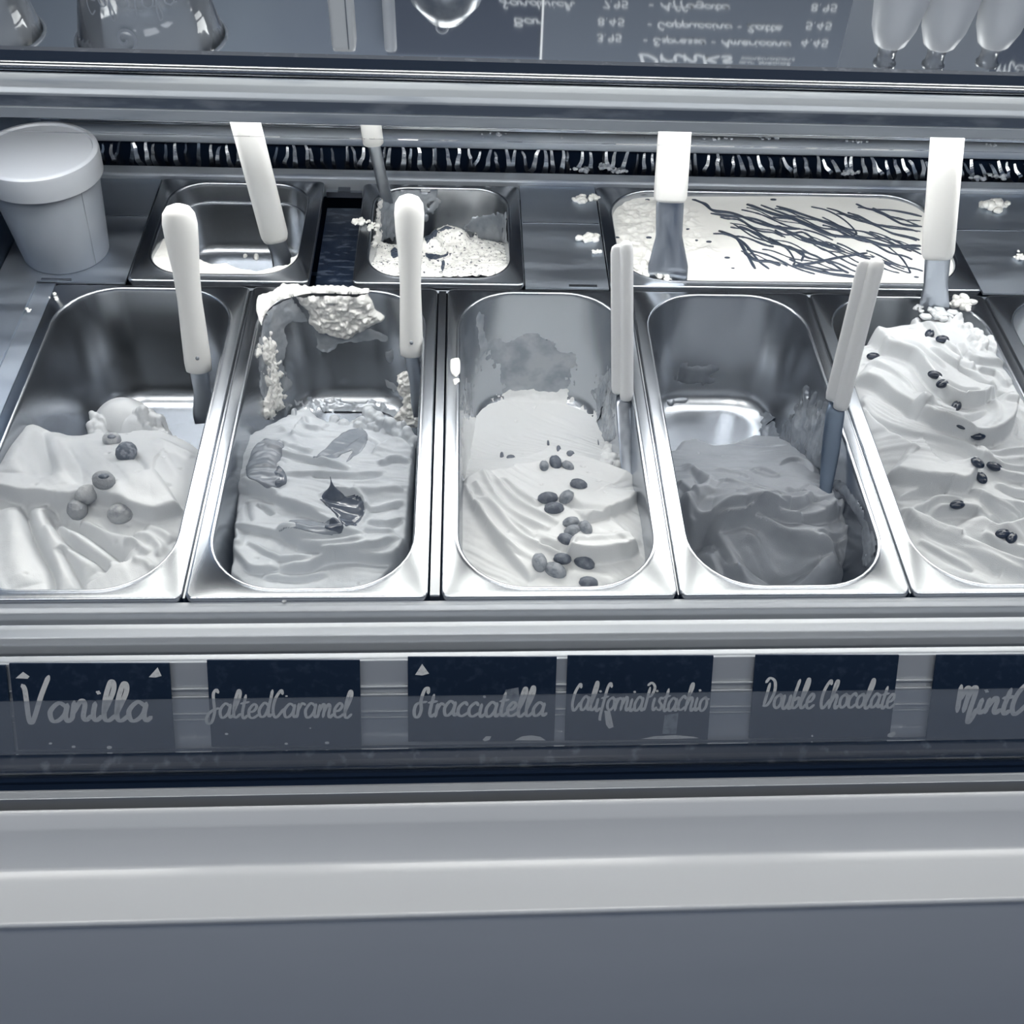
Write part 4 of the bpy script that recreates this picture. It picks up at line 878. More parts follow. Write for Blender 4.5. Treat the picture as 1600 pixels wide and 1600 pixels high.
PI_ = [((585, 925), 90, 0, .8), ((640, 908), 100, 1, 1.05), ((700, 925), 130, 0, .85), ((748, 1012), -20, 1, 1.0), ((600, 1080), 5, 1, 1.15), ((690, 1075), 50, 0, 1.05), ((630, 1128), 0, 1, 1.1), ((712, 1195), 15, 0, .95), ((783, 1220), -70, 0, 1.0),
       ((725, 1238), 15, 0, 1.1), ((688, 1275), -25, 1, .95), ((563, 1390), 95, 0, 1.2), ((670, 1370), -10, 1, .95), ((635, 1424), -30, 0, 1.25), ((775, 1388), -30, 1, 1.15), ((795, 1484), -10, 1, 1.0)]
PL = ['small pale pistachio kernel at the rear of the pistachio gelato', 'plump pistachio kernel in the rear trio on the gelato', 'pistachio kernel at the side of the rear trio on the gelato', 'lone dark pistachio kernel behind a cluster of three', 'dark elongated pistachio kernel left in a cluster of three',
      'pale upright pistachio kernel right in a cluster of three', 'dark pistachio kernel at the front of a cluster of three', 'pale pistachio kernel at the rear of a cluster of four', 'grey pistachio kernel at the right of a cluster of four', 'long pale pistachio kernel in the middle of a cluster of four', 'small dark pistachio kernel at the front of a cluster of four',
      'upright long pistachio kernel at the left of the front group', 'small dark pistachio kernel in the middle of the front group', 'largest pale pistachio kernel in the front group', 'dark slanting pistachio kernel at the right of the front group', 'pistachio kernel touching the front rim of its pan']
for (c, a, dk, s), lb in zip(PI_, PL):
    p = h3.hit(*c)+np.array([0, 0, .0016])
    put('pistachio', ellips(1.0, .62, .58, pi_fn), PISTD if dk else PISTM, p, math.radians(a), .0078*s, label=lb, cat='pistachio', group='pistachio kernels on the pale gelato')
for k, (c, sh) in enumerate((((605, 815), (.0012, .006)), ((655, 838), (.002, .005)), ((712, 860), (.0035, .004)), ((382, 872), (.0018, .006)), ((425, 878), (.004, .0035)), ((846, 812), (.0006, .006)))):
    p = h3.hit(*c); V, F = ellips(sh[0], sh[1], .0012, None, 8, 6)
    mk('pistachio_shard', np.array(V)+p+np.array([0, 0, .0006]), F, PISTD, h3.obj)
def bean_fn(d): return 1-.30*math.exp(-(d[1]/.14)**2)*(d[2] > .1)
BN = [((652, 288), 55, 'coffee bean with a chipped end at the rear of the coffee gelato'), ((714, 314), -5, 'coffee bean beside the chipped one at the rear of the gelato'), ((382, 397), 0, 'lone coffee bean at the left side near the white spatula'), ((677, 486), -20, 'coffee bean at the back of an overlapping pair'), ((712, 528), 30, 'coffee bean at the front of an overlapping pair'),
      ((781, 635), 60, 'round coffee bean on the edge of the middle lobe'), ((885, 779), 0, 'coffee bean standing on the lower right of the middle lobe'), ((882, 908), -60, 'coffee bean above another upright bean'), ((902, 980), -85, 'upright coffee bean below another bean'), ((962, 926), -30, 'coffee bean half sunk in a ridge'), ((785, 1110), 10, 'lone slim coffee bean below the smooth bulge'),
      ((1003, 1249), 12, 'slim coffee bean of the front pair'), ((1045, 1269), 50, 'round coffee bean of the front pair')]
for c, a, lb in BN:
    p = h5.hit(*c)+np.array([0, 0, .0014])
    put('coffee_bean', ellips(1.0, .66, .52, bean_fn, 20, 11), BEAN, p, math.radians(a), .0061, label=lb, cat='coffee bean', group='coffee beans on the gelato')
p = h5.hit(805, 733); put('coffee_bean', ellips(1.0, .5, .4), BEAN, p+np.array([0, 0, .001]), -.6, .0042, label='broken half of a coffee bean on the middle lobe', cat='coffee bean', group='coffee beans on the gelato')

# ------------------------------------------------------------------ spatulas
ROUND = [(-.0, .62, .55), (.01, .78, .72), (.06, .82, .75), (.25, .78, .66), (.45, .72, .62), (.62, .78, .68), (.78, .94, .80), (.89, 1.0, .86), (.95, .92, .80), (.985, .66, .58), (1.0, .25, .22)]
BAR = [(0, .60, .5), (.012, .9, .8), (.05, 1, .9), (.5, .98, .9), (.95, .96, .9), (.985, .8, .75), (1.0, .4, .4)]
def to_cam(p): d = CAM-np.array(p); return d/np.linalg.norm(d)
def spatula(hb, ht, zb, zt, kind, hw, blade_px, zblade, bw0, bw1, label, m=HANDLE, hd=None, bm=BLADE, roll=0.0):
    B, T = pz(*hb, zb), pz(*ht, zt); t = empty('spatula', tuple(B), label, 'spatula', 'white handled gelato spatulas')
    face = to_cam(B); s_ = np.cross(T-B, face); s_ /= np.linalg.norm(s_); face = face*math.cos(roll)+s_*math.sin(roll)
    hd = hd or hw*.8
    if kind == 'round':
        mk('handle', *sweep(B, T, [(a, b*hw, c*hd) for a, b, c in ROUND], face, 24), m, t)
        q_ = B+(T-B)*.11; ax = (T-B)/np.linalg.norm(T-B); f2 = face-ax*(face@ax); f2 /= np.linalg.norm(f2)
        c0 = q_+f2*hd*.70; mk('hang_hole', *sweep(c0, c0+f2*.0012, [(0, .0016, .0016), (1, .0016, .0016)], ax, 12), FILM_L, t)
    elif kind == 'bar':
        mk('handle', *sweep(B, T, [(a, b*hw, c*hd) for a, b, c in BAR], face, 24, 3.2), m, t)
    else:                                  # moulded channel: round spine with a flat wing
        ax = (T-B)/np.linalg.norm(T-B); s = np.cross(ax, face); s /= np.linalg.norm(s)
        mk('handle', *sweep(B+s*hw*.32, T+s*hw*.32, [(a, b*hw*.62, c*hw*.85) for a, b, c in BAR], face, 24, 2.2), m, t)
        L = T-B; mk('handle_wing', *sweep(B+L*.045-s*hw*.30, T-L*.02-s*hw*.30, [(a, b*hw*.68, c*hw*.44) for a, b, c in BAR], face, 20, 3.4), m, t)
    E = pz(*blade_px, zblade); ax = (E-B)/np.linalg.norm(E-B)
    mk('blade', *sweep(B-ax*.004, E, [(0, bw0*.85, .0030), (.1, bw0, .0028), (.45, bw0*.96, .0024), (.8, bw1, .0018), (1.0, bw1*.97, .0010)], face, 20, 2.0), bm, t)
    return t
spatula((311, 580), (277, 319), -.020, .120, 'round', .0135, (324, 660), -.070, .0075, .011, 'bulb-ended white spatula standing in the vanilla pan')
spatula((643, 556), (639, 304), -.015, .120, 'round', .0122, (660, 650), -.070, .0060, .008, 'bulb-ended white spatula standing in the salted caramel pan')
spatula((973, 625), (972, 377), -.006, .120, 'wing', .0095, (983, 772), -.042, .0062, .0050, 'ivory spatula with ridged handle standing in the pistachio pan', HANDLE_B)
spatula((1306, 637), (1364, 403), .020, .142, 'wing', .0105, (1286, 800), -.045, .0075, .0050, 'ivory spatula with ridged handle standing in the chocolate pan', HANDLE_B, bm=STEEL_D)
spatula((1047, 313), (1057, 168), .070, .150, 'bar', .0150, (1043, 442), -.004, .0125, .0185, 'broad white spatula standing in the chocolate striped pan')
spatula((1465, 402), (1484, 170), .055, .185, 'bar', .0140, (1458, 500), -.010, .0110, .0135, 'broad white spatula standing in the coffee gelato')
spatula((430, 372), (378, 170), .010, .165, 'bar', .0125, (448, 428), -.040, .0090, .011, 'long white spatula leaning in the nearly empty square pan')
spatula((583, 222), (576, 168), .085, .128, 'bar', .0095, (606, 320), -.015, .0058, .006, 'thin white spatula in the pan of speckled gelato')
# gelato clinging to blades
def clump(name, m, K, c, z, r, n, seed, parent=None, sx=1, sy=1, **tg):
    rr = random.Random(seed); parts = []; p0 = pz(*K(*c), z)
    for _ in range(int(n*1.6)):
        q_ = p0+np.array([rr.gauss(0, r*sx*.8), rr.gauss(0, r*sy*.8), abs(rr.gauss(0, r*.22))]); s = rr.uniform(.3, .75)*r
        V, F = ellips(s*rr.uniform(.7, 1.3), s*rr.uniform(.7, 1.3), s*rr.uniform(.5, .9), lambda d: 1+.15*math.sin(7*d[0]+5*d[1]+seed), 9, 6)
        parts.append((np.array(V)+q_, F))
    return mk(name, *merge(*parts), m, parent, True, **tg)
clump('gelato_lump', G_WHI, KB, (222, 372), .0015, .0042, 16, 35, PANS[7], 1.0, .9)
clump('gelato_lump', G_WHI, KB, (285, 395), .0005, .0028, 14, 36, PANS[7], 1.2, 1.2)
clump('gelato_lump', G_WHI, KW, (310, 425), .000, .007, 30, 31, hW.obj, 1.4, .7)
clump('gelato_lump', G_COF, K5, (700, 190), .004, .006, 18, 32, h5.obj, 1.3, .5)
clump('gelato_lump', G_RUB, K5, (800, 140), .002, .006, 26, 33, h5.obj, 1.0, .7)
clump('gelato_lump', G_COF, K5, (600, 160), .002, .003, 10, 34, h5.obj)
# crumbs on the steel
CR = [(KB, (1412, 258), .0052, 'white gelato crumb at the rear of the cover plate between rear pans'), (KB, (1478, 245), .0045, 'white gelato crumb beside the rim of the chocolate striped pan'), (KB, (1455, 465), .0055, 'flat white gelato crumb in the middle of the cover plate'), (KB, (1505, 535), .0028, 'small white gelato crumb at the front of the cover plate')]
CRS = [2.0, 1.2, 1.9, 1]
for k, (K, c, r, lb) in enumerate(CR):
    clump('gelato_crumb', G_WHI, K, c, -.0022, r, 12, 50+k, None, .8 if k != 2 else 1.3, .5, label=lb, cat='crumb', group='gelato crumbs on the cover plates')
clump('gelato_crumb', G_WHI, lambda x, y: (x, y), (1548, 322), -.002, .007, 26, 60, None, 1.2, .6, label='large torn white gelato crumb on the plate behind the coffee gelato', cat='crumb', group='gelato crumbs on the cover plates')
clump('gelato_crumb', G_WHI, lambda x, y: (x, y), (1592, 402), -.002, .004, 8, 61, None, label='small gelato crumb on the plate at the frame edge', cat='crumb', group='gelato crumbs on the cover plates')
for x, y, r, k in ((85, 465, .003, 0), (43, 485, .002, 1)):
    clump('gelato_crumb', G_WHI, lambda a, b: (a, b), (x, y), -.001, r, 4, 62+k, None, label=('tiny gelato crumb on the vanilla pan flange by the tub', 'tiny gelato crumb on the steel side ledge')[k], cat='crumb', group='gelato crumbs on the cover plates')
clump('gelato_drop', G_VAN, lambda a, b: (a, b), (450, 935), -.004, .0024, 4, 66, None, label='drop of gelato on the ledge before the salted caramel pan', cat='drop')
# frost caught in the grille
for k, (x, y) in enumerate(((905, 266), (945, 262), (965, 268), (1330, 270), (1480, 272), (1530, 280), (1560, 276))):
    p = py(x, y, .568); clump('frost_clump', FROST, lambda a, b: (a, b), (x, y), p[2], .0042, 9, 70+k, gr, 1.3, .5)
for k, (x, y) in enumerate(((660, 214), (760, 214), (890, 216), (1010, 218), (1120, 218), (1200, 216), (1340, 222), (1540, 228), (780, 210), (300, 207))):
    p = py(x, y, .578); clump('frost_clump', FROST, lambda a, b: (a, b), (x, y), p[2], .0030, 6, 90+k, case, 3.2, .5)

# ------------------------------------------------------------------ paper tub
tb = pz(105, 393, -.003)
tub = empty('paper_tub', tuple(tb), 'grey paper tub with a flat plastic lid on the cover plate', 'tub')
mk('body', *lathe([(.0365, 0), (.0375, .002), (.0470, .088), (.0455, .089), (.036, .003)], tb, 56, True, True), TUBM, tub)
sharp(mk('lid', *lathe([(.0488, .079), (.0500, .0795), (.0508, .098), (.0504, .1005), (.0488, .1018), (.0462, .1018), (.0452, .1000), (.001, .1000)], tb, 56, False, True), LIDM, tub), 40)
V = []; F = []
for k in range(9):
    t = k/8; r = .0376+(.0470-.0376)*(.02+.88*t)+.0002
    for a in (-.62, -.605): V.append(tb+np.array([r*math.cos(a), r*math.sin(a), .088*(.02+.88*t)]))
for k in range(8): F.append((2*k, 2*k+1, 2*k+3, 2*k+2))
mk('seam', V, F, FILM_D, tub)

# ------------------------------------------------------------------ lettering
GL = {
 'a': (1.0, [[(.75, .8), (.4, 1.0), (.05, .55), (.15, .06), (.42, .05), (.7, .4), (.8, .95)], [(.8, .95), (.74, .3), (.86, .02), (1.08, .22)]]),
 'b': (.80, [[(.3, 1.95), (.12, 1.0), (.08, .15), (.35, 0), (.65, .3), (.55, .72), (.14, .5)], [(.6, .62), (.85, .7)]]),
 'c': (.82, [[(.72, .78), (.5, 1), (.1, .62), (.12, .15), (.42, 0), (.85, .25)]]),
 'd': (1.0, [[(.72, .8), (.4, 1), (.05, .5), (.2, .03), (.55, .15), (.8, 1.0), (.92, 1.9)], [(.86, 1.4), (.76, .5), (.84, .04), (1.05, .2)]]),
 'e': (.82, [[(.1, .42), (.45, .5), (.64, .82), (.42, 1), (.1, .6), (.15, .12), (.45, 0), (.85, .25)]]),
 'f': (.68, [[(.85, 1.65), (.68, 1.95), (.45, 1.6), (.3, .6), (.18, -.55), (.3, -.75)], [(.0, .85), (.7, 1.0)]]),
 'g': (.85, [[(.72, .8), (.4, 1), (.05, .6), (.2, .1), (.55, .25), (.76, .95)], [(.76, .95), (.7, -.3), (.4, -.75), (.1, -.5)]]),
 'h': (.95, [[(.12, .9), (.4, 1.6), (.36, 1.95), (.2, 1.75), (.12, .9), (.05, 0)], [(.08, .35), (.4, .95), (.62, .8), (.58, .2), (.72, 0), (.95, .22)]]),
 'i': (.48, [[(.14, .95), (.08, .3), (.22, 0), (.5, .25)], [(.24, 1.42), (.27, 1.52)]]),
 'k': (.82, [[(.2, 1.9), (.05, 0)], [(.66, 1), (.14, .48), (.4, .36), (.8, .02)]]),
 'l': (.58, [[(.05, .35), (.42, 1.4), (.44, 1.9), (.28, 1.95), (.1, 1.1), (.1, .2), (.3, 0), (.62, .28)]]),
 'm': (1.2, [[(.1, .95), (.04, 0)], [(.07, .35), (.34, .97), (.48, .8), (.44, 0)], [(.46, .35), (.74, .97), (.9, .8), (.86, .2), (1.0, 0), (1.2, .25)]]),
 'n': (.9, [[(.1, .95), (.04, 0)], [(.07, .35), (.4, .98), (.58, .8), (.54, .2), (.68, 0), (.92, .25)]]),
 'o': (.86, [[(.5, 1), (.1, .7), (.1, .22), (.4, 0), (.72, .3), (.68, .8), (.46, 1), (.6, .85), (.92, .85)]]),
 'p': (.8, [[(.16, 1), (.02, -.8)], [(.1, .6), (.4, 1), (.7, .78), (.6, .22), (.3, .05), (.1, .2)], [(.6, .3), (.82, .3)]]),
 'r': (.62, [[(.1, .95), (.06, 0)], [(.07, .45), (.34, .95), (.62, .85)]]),
 's': (.62, [[(.6, .88), (.32, .98), (.2, .7), (.5, .4), (.42, .04), (.06, .1)]]),
 't': (.58, [[(.32, 1.6), (.18, .4), (.32, 0), (.6, .22)], [(-.02, 1.0), (.62, 1.12)]]),
 'u': (.95, [[(.1, .95), (.08, .2), (.32, 0), (.62, .4), (.7, .95)], [(.7, .95), (.66, .2), (.78, 0), (1, .2)]]),
 'w': (1.1, [[(.05, .95), (.14, .1), (.3, 0), (.5, .7), (.58, .1), (.78, .05), (.98, .95)]]),
 'y': (.85, [[(.1, .95), (.12, .3), (.4, .1), (.7, .6)], [(.76, .95), (.6, -.4), (.3, -.75), (.05, -.5)]]),
 'v': (.8, [[(.05, .95), (.3, .0), (.75, .95)]]), 'x': (.8, [[(.05, .95), (.7, 0)], [(.7, .95), (.05, 0)]]), 'q': (.8, [[(.7, .8), (.35, 1), (.05, .5), (.3, .05), (.7, .5)], [(.72, .95), (.66, -.8)]]),
 'V': (1.25, [[(.0, 1.72), (.14, 1.4), (.34, .1), (.48, -.15), (.62, .2), (.86, 1.2), (1.16, 2.15)]]),
 'S': (1.0, [[(.78, 1.75), (.62, 1.98), (.42, 1.7), (.5, 1.1), (.62, .4), (.46, -.3), (.14, -.38), (.04, .0), (.4, .5), (.95, .7)]]),
 'Z': (1.05, [[(.92, 1.7), (.86, 2.1), (.62, 1.95), (.46, 1.2), (.56, .5), (.42, .0), (.16, .02), (.05, .5), (.22, .95), (.9, 1.1)]]),
 'C': (.95, [[(.72, 1.62), (.58, 1.9), (.2, 1.3), (.1, .5), (.3, .0), (.55, .1), (.92, .6)]]),
 'P': (.85, [[(.3, 1.75), (.14, 0)], [(.02, 1.9), (.4, 2.1), (.8, 1.75), (.6, 1.15), (.2, 1.0)]]),
 'D': (1.05, [[(.3, 1.65), (.14, .12)], [(-.12, 1.7), (.2, 2.0), (.75, 1.75), (.9, 1.0), (.5, .2), (.05, .12)]]),
 'M': (1.35, [[(.02, 1.85), (.18, .1)], [(.15, .9), (.42, 1.7), (.58, 1.4), (.55, .1)], [(.55, .9), (.8, 1.7), (.98, 1.5), (.92, .1), (.98, -.6), (1.16, -.3), (1.3, .3)]]),
 'E': (.85, [[(.72, 1.6), (.42, 1.9), (.15, 1.5), (.45, 1.05), (.1, .7), (.12, .1), (.5, 0), (.82, .4)]]),
 'L': (1.0, [[(.1, 1.2), (.5, 1.85), (.72, 1.55), (.4, .8), (.2, .1), (.0, .02), (.3, .16), (.85, .0), (1.0, .3)]]),
 'A': (1.05, [[(0, 0), (.3, .8), (.8, 1.9)], [(.8, 1.9), (.75, .9), (.82, 0), (1.05, .2)], [(.1, .7), (.95, .8)]]),
 'B': (.9, [[(.22, 1.8), (.1, 0)], [(0, 1.6), (.5, 1.9), (.7, 1.5), (.25, 1.0), (.75, .7), (.6, .1), (.1, 0)]]),
 'G': (1.05, [[(.85, 1.5), (.5, 1.9), (.1, 1.2), (.15, .3), (.5, 0), (.85, .5), (.5, .75), (.9, .7)]]),
 '0': (.75, [[(.35, 1.4), (.08, .7), (.35, 0), (.62, .7), (.35, 1.4)]]), '1': (.5, [[(.1, 1.1), (.3, 1.4), (.3, 0)]]),
 '3': (.75, [[(.1, 1.3), (.5, 1.4), (.55, 1.0), (.25, .8), (.62, .55), (.45, .03), (.05, .12)]]), '4': (.8, [[(.45, 1.4), (.05, .5), (.75, .55)], [(.5, .95), (.48, 0)]]),
 '5': (.75, [[(.65, 1.4), (.2, 1.36), (.15, .82), (.5, .85), (.6, .4), (.38, 0), (.05, .1)]]), '7': (.7, [[(.05, 1.35), (.65, 1.4), (.25, 0)]]),
 '8': (.75, [[(.35, .75), (.1, 1.1), (.35, 1.4), (.6, 1.1), (.35, .75), (.08, .35), (.35, 0), (.62, .35), (.35, .75)]]), '9': (.75, [[(.6, 1.1), (.3, 1.4), (.08, 1.0), (.35, .75), (.6, 1.1), (.5, 0)]]),
 '.': (.4, [[(.12, .02), (.18, .06)]]), '-': (.6, [[(.05, .55), (.5, .6)]]), ' ': (.55, []),
}
def lettering(word, fit_w, xh, pen, place, slant=.12, jit=0.0, seed=1):
    """strokes of a word as thin raised ribbons; place(u, v, h) -> world, u in 0..fit_w, v up from the baseline"""
    r = random.Random(seed); adv = 0; st = []
    for ch in word:
        a, ss = GL[ch]; dy = r.uniform(-jit, jit); k = 1+r.uniform(-jit, jit)
        for s in ss: st.append([(adv+x, (y+dy)*k) for x, y in s])
        adv += a
    sx = fit_w/adv; V = []; F = []
    for q_, s in enumerate(st):
        P = smooth([((x)*sx+slant*y*xh, y*xh) for x, y in s], 7); n = len(P)
        hgt = .00025+.00003*(q_ % 5)
        T = np.gradient(P, axis=0); T /= np.maximum(np.hypot(T[:, 0], T[:, 1]), 1e-9)[:, None]; Nn = np.stack([-T[:, 1], T[:, 0]], -1)
        wd = pen*(.80+.35*np.abs(T[:, 1])); cap = np.minimum(1, np.minimum(np.arange(n), np.arange(n)[::-1])/2+.55); wd = wd*cap
        ext = [P[0]-T[0]*pen*.5]+list(P)+[P[-1]+T[-1]*pen*.5]; Ne = [Nn[0]]+list(Nn)+[Nn[-1]]; we = [pen*.2]+list(wd)+[pen*.2]
        b = len(V)
        for p, m_, w_ in zip(ext, Ne, we): V.append(place(*(p+m_*w_), hgt)); V.append(place(*(p-m_*w_), hgt))
        for i in range(len(ext)-1): F.append((b+2*i, b+2*i+1, b+2*i+3, b+2*i+2))
    return np.array(V), F

# ------------------------------------------------------------------ flavour cards
CU = (CT-CB); CH = np.linalg.norm(CU); CU /= CH
def card(xl, xr, ytop, ybot, word, tx0, tx1, ybase, xh_px, pen_px, label, seed, lslant=.12):
    n = cdn; a = pplane(xl, ytop, CT, n); b = pplane(xr, ytop, CT, n); c = pplane((xl+xr)/2, ybot, CT, n); m0 = (a+b)/2
    tu = (b-a)/np.linalg.norm(b-a); tv = np.cross(n, tu); tv = tv if tv[2] > 0 else -tv
    wd = np.linalg.norm(b-a); hh = abs((c-m0)@tv)
    C = lambda u, v, h: a+tu*u-tv*v+n*h
    th = .0016; V = [C(u, v, h) for h in (-th, 0) for v in (0, hh) for u in (0, wd)]
    o = mk('flavour_card', V, [(0, 1, 3, 2), (4, 6, 7, 5), (0, 4, 5, 1), (2, 3, 7, 6), (0, 2, 6, 4), (1, 5, 7, 3)], SLATE, None, False, label, 'sign', 'handwritten flavour cards in the card rail')
    if word:
        p0 = pplane(tx0, ybase, CT, n); p1 = pplane(tx1, ybase, CT, n); bu = (p1-p0); L = np.linalg.norm(bu); bu /= L; bv = np.cross(n, bu); bv = bv if bv[2] > 0 else -bv
        k = np.linalg.norm(pplane((tx0+tx1)/2, ybase-10, CT, n)-pplane((tx0+tx1)/2, ybase, CT, n))/10
        kx = L/(tx1-tx0)
        V, F = lettering(word, L*.97, xh_px*k, pen_px*kx, lambda u, v, h: p0+bu*u+bv*v+n*h, lslant, .05, seed)
        mk('lettering', V, F, CHALK, o, False, 'pale handwritten lettering')
    return o, n
def card_mark(o, n, poly, name='mark', m=CHALK):
    P = [pplane(x, y, CT, n)+n*(.0001 if name == 'smudge' else .0003) for x, y in poly]
    mk(name, P, [tuple(range(len(P)))], m, o, False)
FC = crop(0, 900, 2.7586); FC2 = crop(540, 900, 2.7586); FC3 = crop(1020, 900, 2.7586)
o, n_ = card(-245, 8, 1040, 1176, '', 0, 1, 0, 0, 0, 'black card mostly cut off beside the Vanilla card', 1)
o, n_ = card(14, 264, 1037, 1171, 'Vanilla', 33, 240, 1126, 30, 3.5, 'black flavour card reading Vanilla', 2)
card_mark(o, n_, [FC(*p) for p in ((68, 440), (100, 412), (128, 432), (120, 442))]); card_mark(o, n_, [FC(*p) for p in ((642, 435), (680, 393), (697, 430), (670, 437))])
for x, y, r in ((218, 721, 8), (318, 735, 9), (472, 738, 12)): card_mark(o, n_, [FC(x+r*math.cos(a), y+r*.6*math.sin(a)) for a in np.linspace(0, 6.28, 9)[:-1]])
o, n_ = card(323, 562, 1032, 1166, 'SaltedCaramel', 322, 555, 1121, 22, 2.1, 'black flavour card reading Salted Caramel', 3)
for x, y, r in ((977, 680, 8), (1234, 722, 8), (1410, 718, 10), (1338, 655, 4), (1235, 517, 6)): card_mark(o, n_, [FC(x+r*math.cos(a), y+r*.6*math.sin(a)) for a in np.linspace(0, 6.28, 9)[:-1]])
o, n_ = card(637, 870, 1027, 1158, 'Ztracciatella', 645, 858, 1119, 22, 2.3, 'black flavour card reading Stracciatella', 4)
card_mark(o, n_, [FC2(*p) for p in ((300, 425), (330, 378), (360, 420), (330, 428))]); card_mark(o, n_, [FC2(*p) for p in ((728, 708), (760, 690), (800, 686), (840, 692), (864, 708))])
card_mark(o, n_, [FC2(*p) for p in ((590, 705), (605, 690), (628, 690), (620, 706), (600, 712))]); card_mark(o, n_, [FC2(*p) for p in ((690, 490), (745, 480), (755, 600), (700, 610), (650, 605))], 'smudge', SMUDGE)
o, n_ = card(887, 1115, 1025, 1156, 'CaliforniaPistachio', 891, 1110, 1110, 21, 1.9, 'black flavour card reading California Pistachio', 5)
card_mark(o, n_, [FC2(*p) for p in ((1270, 702), (1330, 690), (1420, 685), (1500, 692), (1524, 698), (1400, 702))]); card_mark(o, n_, [FC2(*p) for p in ((1375, 600), (1435, 590), (1425, 680), (1365, 680))], 'smudge', SMUDGE)
card_mark(o, n_, [FC2(*p) for p in ((1115, 580), (1140, 580), (1155, 650), (1135, 658), (1122, 640))])
o, n_ = card(1181, 1405, 1024, 1153, 'Double Chocolate', 1190, 1402, 1106, 22, 2.1, 'black flavour card reading Double Chocolate', 6)
card_mark(o, n_, [FC3(*p) for p in ((1012, 680), (1040, 668), (1048, 680), (1030, 694), (1010, 692))]); card_mark(o, n_, [FC3(*p) for p in ((682, 688), (687, 682), (692, 690), (686, 694))])
o, n_ = card(1464, 1694, 1024, 1154, 'MintC', 1490, 1604, 1114, 24, 3.4, 'black flavour card reading Mint, cut by the frame edge', 7)

# ------------------------------------------------------------------ things on and behind the top shelf, seen in its mirror
def mir(x, y, Y):
    d = ray(x, y); p = CAM+d*((SH-CAM[2])/d[2]); e = d*np.array([1, 1, -1]); return p+e*((Y-p[1])/e[1])
def clear_cup(cx, cy, rb, rt, h, label, logo=False):
    t = empty('clear_cup', (cx, cy, SH), label, 'cup', 'clear cups on the top shelf'); c = (cx, cy, SH+.0005)
    mk('body', *lathe([(rb, 0), (rt, h), (rt-.0012, h), (rb-.0012, .0015)], c, 48, True, False), CUPM, t)
    mk('rim', *tube([(cx+(rt+.0015)*math.cos(a), cy+(rt+.0015)*math.sin(a), SH+h) for a in np.linspace(0, 2*math.pi, 49)], .0016, 6), CUPRIM, t)
    if logo:
        def pl(u, v, hh, a0):
            z = v; r = rb+(rt-rb)*z/h+.0006+hh; a = a0+u/r; return np.array([cx+r*math.cos(a), cy+r*math.sin(a), SH+z])
        V, F = lettering('Gelatolo', .085, .010, .0007, lambda u, v, hh: pl(u, v+.030, hh, -2.35), .05, 0, 3); mk('lettering', V, F, CUPRIM, t, False)
        sp = [(.010+(.0015+.0010*k)*.9*math.cos(k*.7), (.0015+.0010*k)*.9*math.sin(k*.7)) for k in range(12)]
        P = smooth(sp, 4); V = []; F = []
        for i, p in enumerate(P):
            w = .0013; q_ = np.array(p)-np.array([.010, 0]); u_ = q_/max(np.hypot(*q_), 1e-6)
            V += [pl(p[0]+u_[0]*w, .064+p[1]+u_[1]*w, .0004, -1.85), pl(p[0]-u_[0]*w, .064+p[1]-u_[1]*w, .0004, -1.85)]
        for i in range(len(P)-1): F.append((2*i, 2*i+1, 2*i+3, 2*i+2))
        mk('logo', V, F, CUPRIM, t, False)
clear_cup(-.425, .555, .040, .058, .086, 'clear plastic cup mirrored at the end of the top shelf')
clear_cup(-.270, .565, .046, .066, .088, 'wide clear cup with printed script and a swirl logo', True)
# white napkin post, grey post, round jar
a, b = mir(520, 80, .60), mir(555, 82, .60)
o = empty('white_dispenser', ((a[0]+b[0])/2, .61, SH), 'narrow white dispenser mirrored in the top shelf', 'dispenser')
mk('body', *sweep(((a[0]+b[0])/2, .61, SH+.0005), ((a[0]+b[0])/2, .61, a[2]), [(0, .0115, .011), (.1, .012, .011), (.95, .0118, .011), (1, .0108, .010)], (0, -1, 0), 20, 6), HANDLE, o)
mk('edge_strip', *box((a[0]+b[0])/2+.0045, (a[0]+b[0])/2+.0056, .5978, .5992, SH+.001, a[2]-.003), FILM_L, o, False)
a = mir(610, 84, .62); o = empty('grey_post', (a[0], .63, SH), 'slim grey post mirrored beside the white dispenser', 'post')
mk('shaft', *lathe([(.0062, 0), (.0062, a[2]-SH-.002), (.0055, a[2]-SH)], (a[0], .63, SH+.0005), 20), PALE, o)
a = mir(690, 60, .60); o = empty('round_jar', (a[0], .63, SH), 'round pale jar with a small ring on top, mirrored in the shelf', 'jar')
hj = a[2]-SH
mk('body', *lathe([(.026, 0), (.038, .012), (.043, hj*.45), (.034, hj*.75), (.016, hj*.95), (.004, hj*.98)], (a[0]+.004, .63, SH+.0005), 32), FILM_L, o)
mk('ring', *tube([(a[0]+.0055*math.cos(t), .63, SH+hj+.002+.0055*math.sin(t)) for t in np.linspace(0, 6.283, 20)], .0016, 6, (0, 1, 0)), CUPRIM, o)
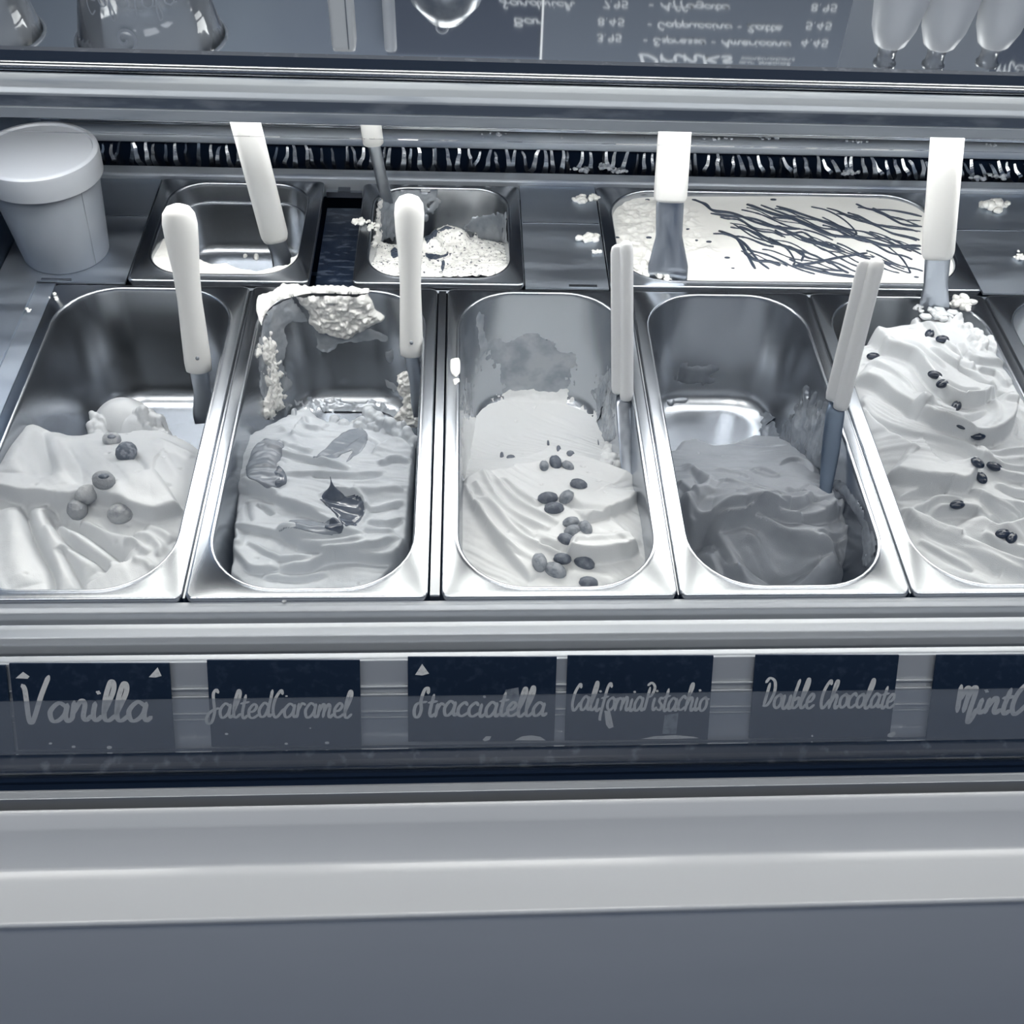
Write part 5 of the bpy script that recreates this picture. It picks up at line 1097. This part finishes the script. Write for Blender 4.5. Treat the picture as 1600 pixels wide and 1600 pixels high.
# three pale bottles and the sheet behind them
for k, (x, y, lb) in enumerate(((1372, 100, 'pale bottle nearest the menu board, mirrored in the top shelf'), (1448, 103, 'pale bottle in the middle of three mirrored in the top shelf'), (1532, 100, 'pale bottle at the far end of three mirrored in the top shelf'))):
    a = mir(x, y, .60); H = a[2]-SH; o = empty('bottle', (a[0], .60, SH), lb, 'bottle', 'pale bottles on the top shelf')
    c = (a[0]+.006, .60, SH+.0005)
    mk('body', *lathe([(.027, 0), (.029, .004), (.0275, H*.35), (.022, H*.66), (.0155, H*.80), (.0125, H*.82)], c, 32), PALE, o)
    mk('neck', *lathe([(.0105, H*.815), (.0088, H*.88), (.0095, H*.96), (.0115, H*.97), (.0115, H)], c, 24), CUPM, o)
a, b = mir(1308, 108, .655), mir(1545, 112, .655)
mk('paper_sheet', *box(a[0], b[0], .655, .6565, SH+.0005, a[2]), PAPER, None, False, 'plain paper sheet standing behind the pale bottles', 'paper')
# menu board on the wall
YW_ = 1.98
def bp(x, y): return mir(x, y, YW_)
L0, L1, L2 = bp(690, 95), bp(846, 95), bp(1322, 95)
zt = L1[2]+.004; zb_ = .12
mb = empty('menu_board', (L1[0], YW_, zb_), 'chalk menu board of drinks and prices on the back wall', 'menu board')
mk('panel', *box(L1[0], L2[0], YW_, YW_+.012, zb_, zt), BOARD, mb, False); mk('panel', *box(L0[0]-.12, L1[0]-.004, YW_, YW_+.012, zb_, zt-.01), BOARD2, mb, False)
mk('frame_bar', *box(L1[0]-.004, L1[0], YW_-.004, YW_+.012, zb_, zt), PALE, mb, False); mk('frame_bar', *box(L2[0], L2[0]+.012, YW_-.004, YW_+.012, zb_, zt), PALE, mb, False)
mk('panel', *box(L2[0]+.30, L2[0]+.75, YW_, YW_+.012, zb_, zt-.004), BOARD2, mb, False)
def menu(word, x0, x1, ybase, xh, pen, seed=1):
    p0, p1 = bp(x0, ybase), bp(x1, ybase); k = abs(bp(x0, ybase+5)[2]-bp(x0, ybase-5)[2])/10; w = p1[0]-p0[0]; kx = w/(x1-x0)
    V, F = lettering(word, w, xh*k, pen*kx, lambda u, v, h: np.array([p0[0]+u, YW_-h*3-.0004, p0[2]+v]), .1, .04, seed)
    mk('lettering', V, F, BOARDTX, mb, False)
KM = crop(780, 0, 2.963)
for word, x0, x1, yb_, xh, pen in (('Drinks', 640, 1085, 248, 30, 3.2), ('- Espresso - Americano', 665, 1355, 176, 16, 1.9), ('4.45', 1400, 1528, 182, 22, 1.9), ('- Cappuccino - Latte', 685, 1315, 102, 17, 1.9), ('5.45', 1420, 1545, 102, 22, 1.9),
                                ('- Affogato', 690, 1070, 12, 17, 1.9), ('8.95', 1445, 1570, 18, 22, 1.9), ('3.95', 450, 570, 158, 22, 1.9), ('8.45', 455, 583, 84, 22, 1.9), ('7.95', 478, 600, 2, 22, 1.9), ('Bar', 65, 205, 84, 19, 2.0), ('Sandwich', 0, 350, 0, 18, 1.9), ('our special', 1110, 1350, 284, 7, .9), ('combinations', 1120, 1370, 264, 7, .9)):
    (px0, pyb), (px1, _) = KM(x0, yb_), KM(x1, yb_)
    menu(word, px0, px1, pyb, xh/2.963, pen/1.5, 5)
menu('- Mocha', 1536, 1660, 100, 8, 1.2, 8)
